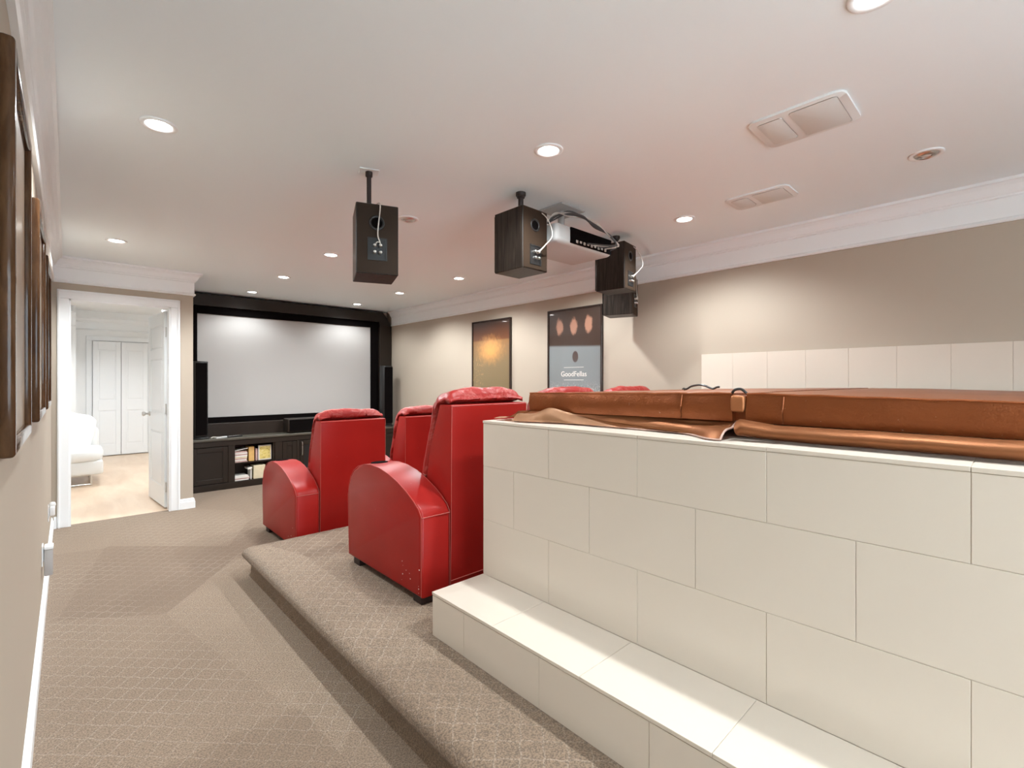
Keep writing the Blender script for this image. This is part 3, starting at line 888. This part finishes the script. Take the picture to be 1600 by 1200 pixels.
tube(bm, curve_pts([(2.30, CBY-0.006, 0.50), (2.30, CBY-0.022, 0.49), (2.30, CBY-0.024, 0.42), (2.30, CBY-0.020, 0.335), (2.30, CBY-0.006, 0.325)]), 0.006, 8)
put(bm, 'handle', 'chrome', d, True, 'chrome bar handle')
put(B(1.458, 1.95, CBY+0.03, 6.86, 0.288, 0.302), 'shelf', 'espresso', cb)

# things in the open bay: z floors 0.075 and 0.302
by = CBY+0.045
def simple(name, bm, mat, label, cat, group=None, smooth=False):
    return tag(put(bm, name, mat, None, smooth), label, cat, group)
zc = 0.302
cols = ['pinkish', 'paper', 'pinkish', 'cream', 'paper', 'pinkish', 'paper', 'pinkish']
for i in range(8):
    dx = random.uniform(-0.006, 0.006)
    h = 0.0165
    if i < 7: lab = 'disc case with a pale or pinkish spine in the stack on the cabinet upper shelf'
    else: lab = 'topmost disc case of the stack on the cabinet upper shelf'
    simple('disc_case', B(1.510+dx, 1.650+dx, by, by+0.19, zc+0.001, zc+h, 0.002, 1), cols[i], (lab if i == 7 else ('pinkish disc case at the very bottom of the upper shelf stack' if i == 0 else lab)), 'disc case', 'disc cases stacked on the upper shelf')
    zc += h+0.0005
bm = bmesh.new(); box(bm, -0.005, 0.155, 0, 0.19, 0, 0.008, 0.002, 1, mx=Matrix.Translation((1.506, by, zc+0.004)) @ Matrix.Rotation(-0.17, 4, 'Y'))
simple('magazine', bm, 'paper', 'pale magazine lying tilted on top of the disc cases', 'magazine')
simple('book', B(1.672, 1.735, by+0.01, by+0.19, 0.303, 0.487, 0.003, 1), 'amber', 'thick amber book standing beside the disc case stack', 'book')
simple('book', B(1.752, 1.775, by+0.02, by+0.19, 0.303, 0.455, 0.003, 1), 'pinkish', 'thin pink book between the amber book and the small yellow picture', 'book')
pc = thing('picture_card', 'small yellow picture with a white border standing in the cabinet shelf', 'picture', (1.862, by+0.03, 0.303))
put(B(1.785, 1.940, by+0.02, by+0.045, 0.303, 0.492, 0.003, 1), 'card', 'paper', pc)
def mat_yellow():
    m, nt, b = new_mat('yellow_print')
    f = noise_n(nt, 35, 4, 0.7, vec=coords(nt), dist=1)
    nt.links.new(ramp(nt, f, [(0.36, (0.12, 0.08, 0.04)), (0.44, (0.62, 0.48, 0.12)), (0.62, (0.72, 0.60, 0.25)), (0.72, (0.75, 0.7, 0.55))]), b.inputs['Base Color'])
    return m
put(B(1.798, 1.927, by+0.0185, by+0.0205, 0.318, 0.478), 'print', mat_yellow(), pc, label='yellow print')
zc = 0.076
for i, (mt, w_) in enumerate((('paper', 0.16), ('pinkish', 0.17), ('paper', 0.165), ('paper', 0.155))):
    simple('disc_case', B(1.51, 1.51+w_, by, by+0.19, zc, zc+0.014, 0.002, 1), mt, 'flat disc case in the low stack on the cabinet bottom shelf', 'disc case', 'disc cases stacked on the bottom shelf')
    zc += 0.0146
simple('box', B(1.725, 1.86, by, by+0.17, 0.076, 0.245, 0.003, 1), 'cream', 'cream box on the bottom shelf of the cabinet', 'box')
bm = bmesh.new(); box(bm, 0, 0.05, 0, 0.16, 0, 0.02, 0.002, 1, mx=Matrix.Translation((1.662, by, 0.20)) @ Matrix.Rotation(-0.2, 4, 'Y'))
box(bm, 1.69, 1.702, by, by+0.16, 0.076, 0.205, 0.002, 1)
simple('magazine', bm, 'paper', 'folded magazine leaning beside the cream box', 'magazine')

# things on the counter
def tower(x, y, w, d, label, base=True, rz=0):
    t = thing('tower_speaker', label, 'speaker', (x, y, CBZ), rz, 'tower speakers beside the screen')
    I = ORIG[t]
    def L(bm): bm.transform(I); return bm
    bm = bmesh.new()
    n = 20
    prof = [(w/2*math.cos(a)*(1 if abs(math.cos(a)) < 1 else 1), d/2*math.sin(a)) for a in [2*PI*k/n for k in range(n)]]
    prof = [(math.copysign(abs(px/(w/2))**0.55, px)*w/2, math.copysign(abs(py/(d/2))**0.55, py)*d/2) for px, py in prof]
    prism(bm, prof, 'z', 0.03, 0.93, 0.006, 2); put(L(bm), 'cabinet', 'black', t, True)
    bm = bmesh.new(); box(bm, -w/2+0.018, w/2-0.018, -d/2-0.010, -d/2+0.004, 0.05, 0.91, 0.004); put(L(bm), 'grille_cloth', 'velvet', t)
    bm = bmesh.new(); lathe(bm, [(0, 0.0), (w*0.62, 0.0), (w*0.64, 0.010), (w*0.55, 0.026), (w*0.30, 0.034), (0, 0.034)], (0, 0, 0), 24); put(L(bm), 'base', 'black', t, True)
    return t
tower(1.165, 6.735, 0.15, 0.15, 'black tower speaker on the left end of the cabinet, half behind the wall corner')
tower(3.60, 6.72, 0.17, 0.17, 'black tower speaker on the right end of the cabinet, beside the side wall')
cs = thing('centre_speaker', 'wide dark centre speaker on the cabinet below the screen', 'speaker', (2.40, 6.72, CBZ))
put(B(2.14, 2.70, 6.65, 6.85, CBZ+0.012, CBZ+0.192, 0.012, 3), 'cabinet', 'espresso', cs, True)
put(B(2.16, 2.68, 6.642, 6.652, CBZ+0.028, CBZ+0.178, 0.004, 2), 'grille_cloth', 'velvet', cs)
for x in (2.20, 2.64): put(B(x-0.02, x+0.02, 6.68, 6.82, CBZ, CBZ+0.013, 0.003), 'foot', 'black', cs)
def remote(x, y, rz, l, mat, label):
    t = thing('remote_control', label, 'remote control', (x, y, CBZ), rz)
    bm = B(-l/2, l/2, -0.022, 0.022, 0, 0.018, 0.006, 2); bm.transform(ORIG[t]); put(bm, 'case', mat, t, True)
    bm = bmesh.new()
    for i in range(5):
        for j in range(2): box(bm, -l/2+0.02+i*0.025, -l/2+0.032+i*0.025, -0.012+j*0.014, -0.003+j*0.014, 0.0175, 0.0205)
    bm.transform(ORIG[t]); put(bm, 'buttons', 'plug', t)
remote(1.37, 6.66, 0.5, 0.16, 'offwhite', 'white remote control lying on the cabinet top beside the left tower speaker')
remote(1.52, 6.68, 0.2, 0.17, 'black', 'black remote control on the cabinet top, farther from the left tower speaker')
bm = bmesh.new(); pts = [(1.30+0.05*math.cos(k*0.9)+0.012*k*0.4, 6.72+0.035*math.sin(k*1.3), CBZ+0.005+0.004*(k % 3)) for k in range(14)]
tube(bm, curve_pts(pts, 4), 0.004, 6)
simple('cable', bm, 'wire', 'pale coiled cable heaped on the cabinet beside the left tower speaker', 'cable')

# ------------------------------------------------------------ posters on the right wall
def mat_poster(kind):
    m, nt, b = new_mat('poster_print_'+kind)
    tc = coords(nt, 'UV')
    s = nt.nodes.new('ShaderNodeSeparateXYZ'); nt.links.new(tc, s.inputs[0])
    u, v = s.outputs[0], s.outputs[1]
    def dist(cu, cv, su, sv):
        a = mnode(nt, 'DIVIDE', mnode(nt, 'SUBTRACT', u, cu), su); c = mnode(nt, 'DIVIDE', mnode(nt, 'SUBTRACT', v, cv), sv)
        return mnode(nt, 'SQRT', mnode(nt, 'ADD', mnode(nt, 'MULTIPLY', a, a), mnode(nt, 'MULTIPLY', c, c)))
    nz = noise_n(nt, 14, 5, 0.65, vec=tc)
    if kind == 'amber':
        c = ramp(nt, v, [(0.0, (0.17, 0.13, 0.06)), (0.5, (0.21, 0.145, 0.07)), (0.765, (0.24, 0.12, 0.045)), (0.785, (0.13, 0.045, 0.018)), (1.0, (0.035, 0.016, 0.011))])  # sharp step near the top is a reflection's edge painted into the print
        g = mnode(nt, 'SUBTRACT', 1.0, smooth_mask(nt, mnode(nt, 'ADD', dist(0.48, 0.66, 0.42, 0.20), mnode(nt, 'MULTIPLY', mnode(nt, 'SUBTRACT', nz, 0.5), 0.9)), 0.0, 1.1))
        c = mixc(nt, mnode(nt, 'MULTIPLY', g, 0.8), c, (0.72, 0.34, 0.09))
        sp_ = smooth_mask(nt, noise_n(nt, 26, 4, 0.7, vec=tc), 0.55, 0.66)
        side = mnode(nt, 'SUBTRACT', 1.0, smooth_mask(nt, dist(0.12, 0.38, 0.25, 0.30), 0.4, 1.0))
        c = mixc(nt, mnode(nt, 'MULTIPLY', mnode(nt, 'MULTIPLY', sp_, side), 0.8), c, (0.55, 0.30, 0.12))
    else:
        top = smooth_mask(nt, mnode(nt, 'ADD', v, mnode(nt, 'MULTIPLY', u, 0.03)), 0.635, 0.665)
        c = mixc(nt, top, (0.20, 0.22, 0.225), (0.040, 0.020, 0.013))
        for cu in (0.22, 0.50, 0.78):
            f = mnode(nt, 'SUBTRACT', 1.0, smooth_mask(nt, mnode(nt, 'ADD', dist(cu, 0.84, 0.080, 0.095), mnode(nt, 'MULTIPLY', mnode(nt, 'SUBTRACT', nz, 0.5), 1.0)), 0.6, 1.05))
            c = mixc(nt, mnode(nt, 'MULTIPLY', f, 0.85), c, (0.40, 0.20, 0.13))
        f3 = mnode(nt, 'SUBTRACT', 1.0, smooth_mask(nt, dist(0.53, 0.53, 0.06, 0.06), 0.8, 1.05))
        c = mixc(nt, f3, c, (0.06, 0.035, 0.03))
        city = mnode(nt, 'MULTIPLY', smooth_mask(nt, noise_n(nt, 40, 3, 0.8, vec=tc), 0.5, 0.6), mnode(nt, 'SUBTRACT', 1.0, smooth_mask(nt, mnode(nt, 'ADD', v, mnode(nt, 'MULTIPLY', nz, 0.1)), 0.20, 0.36)))
        c = mixc(nt, mnode(nt, 'MULTIPLY', city, 0.8), c, (0.6, 0.57, 0.52))
    nt.links.new(c, b.inputs['Base Color'])
    setp(b, rough=0.35, coat=1.0, coat_rough=0.03)
    return m
def uv_quad_x(name, x, y0, y1, z0, z1, mat, parent, flip=1):
    """thin print on a wall facing -x (flip 1) or +x (flip -1)"""
    th = 0.003*flip
    bm = bmesh.new()
    uvl = bm.loops.layers.uv.new('UVMap')
    ya, yb = (y1, y0) if flip > 0 else (y0, y1)
    v = [bm.verts.new(p) for p in ((x, ya, z0), (x, yb, z0), (x, yb, z1), (x, ya, z1))]
    w_ = [bm.verts.new(p) for p in ((x+th, ya, z0), (x+th, yb, z0), (x+th, yb, z1), (x+th, ya, z1))]
    fs = [bm.faces.new(v), bm.faces.new(w_[::-1])]+[bm.faces.new([v[i], v[(i+1) % 4], w_[(i+1) % 4], w_[i]]) for i in range(4)]
    for f in bm.faces:
        for l in f.loops:
            l[uvl].uv = ((l.vert.co.y-ya)/(yb-ya), (l.vert.co.z-z0)/(z1-z0))
    return put(bm, name, mat, parent)
def wall_poster(y0, y1, z0, z1, kind, label):
    t = thing('framed_poster', label, 'poster', (WR, (y0+y1)/2, z0))
    f = 0.018
    bm = bmesh.new()
    for a in ((y0, y0+f, z0, z1), (y1-f, y1, z0, z1), (y0+f, y1-f, z0, z0+f), (y0+f, y1-f, z1-f, z1)):
        box(bm, WR-0.030, WR, a[0], a[1], a[2], a[3], 0.003, 1)
    put(bm, 'frame', 'frame_black', t)
    put(B(WR-0.010, WR, y0+f, y1-f, z0+f, z1-f), 'backing', 'frame_black', t)
    uv_quad_x('print', WR-0.018, y0+f, y1-f, z0+f, z1-f, mat_poster(kind), t)
    return t
wall_poster(4.098, 4.823, 1.00, 2.066, 'amber', 'framed dark amber poster with a glowing centre, nearer the screen')
p2 = wall_poster(2.79, 3.507, 1.00, 2.066, 'portraits', 'framed brown and grey poster with three pale portrait shapes')
def text_mesh(s, size, loc, rot, name, mat, parent, ext=0.0006):
    c = bpy.data.curves.new(name, 'FONT'); c.body = s; c.size = size; c.extrude = ext; c.align_x = 'CENTER'; c.align_y = 'CENTER'
    o = bpy.data.objects.new(name, c); COL.objects.link(o)
    bpy.context.view_layer.update()
    me = bpy.data.meshes.new_from_object(o.evaluated_get(bpy.context.evaluated_depsgraph_get()))
    bpy.data.objects.remove(o, do_unlink=True)
    bm = bmesh.new(); bm.from_mesh(me); bpy.data.meshes.remove(me)
    bm.transform(Matrix.Translation(Vector(loc)) @ rot)
    return put(bm, name, mat, parent)
ROTW = Matrix(((0, 0, -1, 0), (-1, 0, 0, 0), (0, 1, 0, 0), (0, 0, 0, 1)))   # text facing -x, reading towards -y
text_mesh('GoodFellas', 0.075, (WR-0.0192, 3.15, 1.385), ROTW, 'title', 'paper', p2)
bm = bmesh.new()
for z in (1.455, 1.325): box(bm, WR-0.0192, WR-0.0180, 3.02, 3.28, z-0.002, z+0.002)
put(bm, 'rule_line', 'paper', p2)

# ------------------------------------------------------------ framed posters on the left wall (seen edge on)
def mat_left(seed):
    m, nt, b = new_mat('sepia_print')
    f = noise_n(nt, 5, 4, 0.6, vec=coords(nt))
    nt.links.new(ramp(nt, f, [(0.3, (0.16, 0.09, 0.045)), (0.7, (0.34, 0.24, 0.15))]), b.inputs['Base Color'])
    setp(b, rough=0.3, coat=0.25, coat_rough=0.2)
    return m
ML = mat_left(0)
for y0, y1, lab in ((1.43, 2.06, 'dark framed picture on the left wall, nearest the camera'),
                    (2.63, 3.36, 'middle one of the three dark framed pictures on the left wall'),
                    (3.78, 4.50, 'dark framed picture on the left wall, nearest the doorway')):
    z0, z1 = 1.150, 2.03
    t = thing('framed_poster', lab, 'poster', (WL, (y0+y1)/2, z0))
    xf = WL+0.026
    bm = bmesh.new(); f = 0.035
    for a in ((y0, y0+f, z0, z1), (y1-f, y1, z0, z1), (y0+f*0.9, y1-f*0.9, z0, z0+f), (y0+f*0.9, y1-f*0.9, z1-f, z1)):
        box(bm, WL, xf, a[0], a[1], a[2], a[3], 0.008, 3)
    put(bm, 'frame', 'frame', t, True)
    put(B(WL, WL+0.006, y0+f*0.8, y1-f*0.8, z0+f*0.8, z1-f*0.8), 'backing', 'frame_black', t)
    uv_quad_x('print', WL+0.012, y0+f*0.8, y1-f*0.8, z0+f*0.8, z1-f*0.8, ML, t, -1)

# wall outlets and plug-in box low on the left wall
def outlet(y, z, label, plugbox):
    t = thing('wall_outlet', label, 'outlet', (WL, y, z))
    put(B(WL, WL+0.006, y-0.036, y+0.036, z-0.058, z+0.058, 0.003, 2), 'cover_plate', 'trim', t)
    put(B(WL+0.005, WL+0.009, y-0.017, y+0.017, z-0.034, z+0.034, 0.002, 1), 'socket', 'trim', t)
    return t
outlet(3.74, 0.34, 'white wall outlet low on the left wall, behind the grey plug-in box', True)
t = thing('plug_adapter', 'grey plug-in box with a white cap on the left wall outlet', 'adapter', (WL, 3.74, 0.24))
put(B(WL+0.010, WL+0.046, 3.71, 3.78, 0.225, 0.37, 0.005, 2), 'body', 'plug', t, True)
put(B(WL+0.010, WL+0.048, 3.708, 3.782, 0.370, 0.390, 0.005, 2), 'cap', 'trim', t, True)
outlet(4.90, 0.34, 'white wall outlet on the left wall, nearest the doorway', True)
t = thing('night_light', 'small white plug-in night light on the left wall, near the doorway', 'night light', (WL, 4.90, 0.30))
put(B(WL+0.010, WL+0.038, 4.87, 4.93, 0.32, 0.39, 0.008, 3), 'body', 'trim', t, True)
bm = bmesh.new(); lathe(bm, [(0, 0.03), (0.014, 0.026), (0.02, 0.01), (0.02, 0)], (WL+0.024, 4.90, 0.39), 16); put(bm, 'shade', 'lens_off', t, 'all')

# ------------------------------------------------------------ recessed ceiling lights
ROWTXT = {0: 'nearest', 1: 'second'}
def downlight(x, y, label, lit, z=CEIL):
    t = thing('recessed_light', label, 'ceiling light', (x, y, z), 0, 'recessed ceiling lights')
    bm = bmesh.new(); lathe(bm, [(0.070, 0), (0.070, -0.004), (0.064, -0.007), (0.050, -0.006), (0.047, -0.001)], (x, y, z), 32)
    put(bm, 'trim_ring', 'trim', t, 'all')
    if lit:
        bm = bmesh.new(); lathe(bm, [(0, -0.005), (0.030, -0.0045), (0.0475, -0.002)], (x, y, z), 28)
        put(bm, 'lens', 'lens', t, 'all', 'glowing white lens')
    else:
        bm = bmesh.new(); lathe(bm, [(0.0475, -0.002), (0.040, -0.012), (0.030, -0.016), (0.026, -0.008)], (x, y, z), 28)
        put(bm, 'gimbal', 'chrome', t, 'all')
        bm = bmesh.new(); lathe(bm, [(0, -0.012), (0.018, -0.010), (0.027, -0.004)], (x, y, z), 20); put(bm, 'bulb', 'lens_off', t, 'all')
        bm = bmesh.new(); lathe(bm, [(0.026, -0.003), (0.048, -0.0015)], (x, y, z), 20); put(bm, 'baffle', 'lamp_dark', t)
names = ['lit ceiling light at upper left, largest and brightest, nearest the left wall pictures',
         'lit ceiling light above and left of the projector, over the tiled tub end',
         'lit ceiling light right of the projector, near the side wall crown',
         'lit ceiling light in front of the doorway, above the door wall',
         'lit ceiling light left of the leftmost hanging speaker, at mid depth',
         'lit ceiling light left of the leftmost hanging speaker, nearer the screen',
         'lit ceiling light just above the left part of the dark screen surround',
         'lit ceiling light between the two left hanging speakers, below their level',
         'lit ceiling light toward the right half of the screen, second from the surround',
         'lit ceiling light just above the right part of the dark screen surround',
         'lit ceiling light peeking out beside the second hanging speaker, under the projector']
for (x, y), n in zip(LIT, names): downlight(x, y, n, True)
downlight(1.711, 2.878, 'unlit swivel ceiling light right beside the leftmost hanging speaker', False)
downlight(3.079, 0.325, 'unlit swivel ceiling light at upper right, near the crown moulding', False)
for i, (x, y) in enumerate(LIT_BEHIND):
    downlight(x, y, 'lit ceiling light at the very top edge, above the tiled step' if y == 0.29 else 'added ceiling fill light near the added window, unseen behind the viewer', True)
downlight(0.65, 8.6, 'lit ceiling light in the bright room seen through the doorway', True, CEIL+0.1)

# ceiling fan covers
def vent(x0, x1, y0, y1, label):
    t = thing('ceiling_vent', label, 'ceiling vent', ((x0+x1)/2, (y0+y1)/2, CEIL))
    def rr(bm, x0, x1, y0, y1, z0, z1, r):
        pr = []
        for cx, cy, a0 in ((x1-r, y1-r, 0), (x0+r, y1-r, 90), (x0+r, y0+r, 180), (x1-r, y0+r, 270)):
            for k in range(6):
                a = math.radians(a0+90*k/5); pr.append((cx+r*math.cos(a), cy+r*math.sin(a)))
        prism(bm, pr, 'z', z0, z1, 0.004, 2)
    bm = bmesh.new(); rr(bm, x0, x1, y0, y1, CEIL-0.010, CEIL, 0.035); put(bm, 'cover', 'vent', t, True)
    xm = (x0+x1)/2
    bm = bmesh.new(); rr(bm, x0+0.025, x1-0.02, y0+0.03, y0+(y1-y0)*0.56, CEIL-0.012, CEIL-0.008, 0.012); put(bm, 'grille', 'grille', t, True)
    for k in range(9):
        yy = y0+0.04+k*((y1-y0)*0.56-0.05)/9
    bm = bmesh.new(); rr(bm, x0+0.035, x1-0.04, y0+(y1-y0)*0.64, y1-0.03, CEIL-0.012, CEIL-0.008, 0.012); put(bm, 'light_lens', 'grille', t, True)
vent(2.150, 2.450, 0.462, 0.820, 'white ceiling vent cover at upper right, larger one nearer the top')
vent(2.950, 3.185, 0.905, 1.260, 'white ceiling vent cover nearer the crown moulding, the smaller one')

# ------------------------------------------------------------ hanging surround speakers
def cam_xy(xc, zc_):
    c, s = math.cos(math.radians(43)), math.sin(math.radians(43))
    return (xc*c+zc_*s, zc_*c-xc*s)
def hung_speaker(x, y, ztop, rz, label, pole_r=0.012, rear_port=True, h=0.35, w=0.205, dpt=0.235, plate='trim', pole_off=(0, 0), cable=None):
    """rear panel faces local -y"""
    t = thing('bookshelf_speaker', label, 'speaker', (x, y, ztop-h), rz, 'surround speakers hung from the ceiling')
    I = ORIG[t]
    def L(bm): bm.transform(I); return bm
    put(L(B(-w/2, w/2, -dpt/2, dpt/2, 0, h, 0.003, 1)), 'cabinet', 'ash', t)
    put(L(B(-w/2+0.006, w/2-0.006, -dpt/2-0.002, -dpt/2+0.002, 0.006, h-0.006)), 'rear_panel', 'speaker_back', t)
    put(L(B(-w/2+0.008, w/2-0.008, dpt/2-0.002, dpt/2+0.012, 0.008, h-0.008, 0.004, 2)), 'front_grille', 'velvet', t)
    R = Matrix.Rotation(PI/2, 4, 'X')
    yb = -dpt/2-0.002
    bm = bmesh.new(); lathe(bm, [(0.024, -0.03), (0.026, 0.0), (0.032, 0.005), (0.037, 0.003), (0.038, 0.0)], (-0.003, yb, h-0.095), 24, R)
    put(L(bm), 'port_ring', 'black', t, 'all')
    bm = bmesh.new(); lathe(bm, [(0, 0.0008), (0.026, 0.0008)], (-0.003, yb, h-0.095), 24, R); put(L(bm), 'port_hole', 'velvet', t)
    tz = 0.125 if cable is None else 0.085
    bm = bmesh.new()
    for a in ((-0.047, 0.047, tz+0.048, tz+0.056), (-0.047, 0.047, tz-0.056, tz-0.048), (-0.047, -0.040, tz-0.048, tz+0.048), (0.040, 0.047, tz-0.048, tz+0.048)):
        box(bm, a[0], a[1], yb-0.003, yb+0.001, a[2], a[3])
    box(bm, -0.040, 0.040, yb-0.001, yb+0.001, tz-0.048, tz+0.048)
    pl = put(L(bm), 'terminal_plate', 'black', t)
    for sx in (-0.014, 0.014):
        for dz in (-0.018, 0.016):
            bm = bmesh.new(); lathe(bm, [(0, 0.022), (0.007, 0.020), (0.0085, 0.012), (0.006, 0.006), (0.009, 0.003), (0.009, 0)], (sx, yb-0.001, tz+dz), 12, R)
            put(L(bm), 'binding_post', 'chrome', pl, 'all')
    # pole, wall plate
    px, py = pole_off
    H = CEIL-(ztop-h)
    bm = bmesh.new(); tube(bm, [(px, py, h-0.001), (px, py, H-0.004)], pole_r, 12)
    tube(bm, [(px, py, H-0.030), (px, py, H-0.006)], pole_r*1.5, 12)
    put(L(bm), 'mounting_pole', 'foot', t, True)
    if plate == 'trim':
        put(L(B(px-0.05, px+0.05, py-0.035, py+0.035, H-0.006, H, 0.002, 1)), 'ceiling_plate', plate, t)
    else:
        bm = bmesh.new(); lathe(bm, [(0, 0), (0.026, 0), (0.030, 0.006), (0.030, 0.022)], (px, py, H-0.022), 20)
        put(L(bm), 'ceiling_plate', plate, t, True)
    # pale wire from the top over the rear panel to the terminals
    if cable is None:
        pts = [(px+0.012, py, h+0.06), (px+0.014, py-0.02, h+0.03), (0.008, -dpt/2+0.01, h+0.010), (0.012, yb-0.010, h-0.02), (0.004, yb-0.012, h-0.10), (0.0, yb-0.016, h-0.16), (0.010, yb-0.020, tz+0.03), (0.012, yb-0.014, tz+0.014)]
    else: pts = cable(h, yb, tz)
    bm = bmesh.new(); tube(bm, curve_pts(pts), 0.0032, 6)
    tube(bm, curve_pts([pts[-2], (pts[-2][0]-0.014, yb-0.018, tz+0.03), (-0.014, yb-0.012, tz+0.014)]), 0.0025, 6)
    put(L(bm), 'speaker_cable', 'wire', t, True)
    return t
def rz_cam(deg):  # rotation so that the rear panel faces the camera plane, plus deg
    return -math.radians(43)+math.radians(deg)
loop = lambda h, yb, tz: [(-0.014, 0.0, h+0.045), (0.0, -0.022, h+0.022), (0.03, -0.08, h+0.010), (0.062, yb-0.012, h-0.025), (0.072, yb-0.050, h-0.09), (0.066, yb-0.068, h-0.16), (0.035, yb-0.045, tz+0.055), (0.010, yb-0.018, tz+0.014)]
x, y = cam_xy(-0.716, 2.49)
hung_speaker(x, y, 2.195, rz_cam(22), 'leftmost hanging speaker, brown rear panel with round port facing the camera', pole_off=(-0.025, 0.05))
x, y = cam_xy(0.052, 2.82)
hung_speaker(x, y, 2.30, rz_cam(-46) + math.radians(90), 'hanging speaker left of the white projector, seen corner on with a looping wire', pole_r=0.016, plate='foot', cable=loop)
x, y = cam_xy(0.800, 3.67)
hung_speaker(x, y, 2.350, rz_cam(52), 'hanging speaker right of the white projector, black side toward the poster', pole_r=0.016, plate='foot', cable=loop)
hung_speaker(3.565, 2.42, 2.215, rz_cam(62), 'rightmost and lowest hanging speaker, close to the beige side wall', h=0.33, dpt=0.25, pole_r=0.014, plate='foot')

# ------------------------------------------------------------ ceiling projector
pj = thing('projector', 'white ceiling projector with a dark connector panel, between the hanging speakers', 'projector', (2.36, 2.02, 2.14))
bm = bmesh.new()
box(bm, 2.10, 2.66, 1.87, 2.22, 2.138, 2.256, 0.03, 4)
put(bm, 'housing', 'offwhite', pj, True)
put(B(2.225, 2.640, 1.862, 1.874, 2.149, 2.246, 0.005, 2), 'connector_panel', 'velvet', pj, True, 'dark recessed connector panel')
bm = bmesh.new()
for k in range(9):
    x = 2.27+k*0.036; box(bm, x, x+0.020, 1.858, 1.863, 2.156+0.004*(k % 2), 2.174, 0.002, 1)
put(bm, 'sockets', 'chrome', pj)
bm = bmesh.new(); box(bm, 2.24, 2.47, 1.95, 2.15, CEIL-0.012, CEIL, 0.003)
tube(bm, [(2.35, 2.05, 2.254), (2.35, 2.05, CEIL-0.010)], 0.022, 14)
box(bm, 2.22, 2.48, 1.96, 2.14, 2.256, 2.268, 0.003)
put(bm, 'ceiling_bracket', 'plug', pj, True)
bm = bmesh.new(); lathe(bm, [(0.05, 0), (0.052, 0.02), (0.045, 0.03), (0.035, 0.02), (0, 0.012)], (2.28, 2.215, 2.197), 24, Matrix.Rotation(-PI/2, 4, 'X')); put(bm, 'lens_barrel', 'black', pj, 'all')
for k, (o1, o2, mt) in enumerate(((0, 0, 'dark_wire'), (0.012, 0.01, 'wire'), (0.02, -0.012, 'dark_wire'), (-0.008, 0.02, 'wire'), (0.005, -0.02, 'dark_wire'))):
    bm = bmesh.new()
    pts = [(2.14+o1, 1.98, 2.275), (2.18, 1.96+o1, 2.32+o2), (2.27, 1.93, 2.345+o1), (2.36, 1.90+o2, 2.345), (2.46, 1.87, 2.315+o2), (2.57+o1, 1.84, 2.265), (2.64+o2, 1.82, 2.20), (2.60-0.06*k, 1.845, 2.165)]
    tube(bm, curve_pts(pts), 0.005 if mt == 'dark_wire' else 0.0035, 6)
    put(bm, 'cable', mt, pj, True, 'dark cable' if mt == 'dark_wire' else 'pale cable')
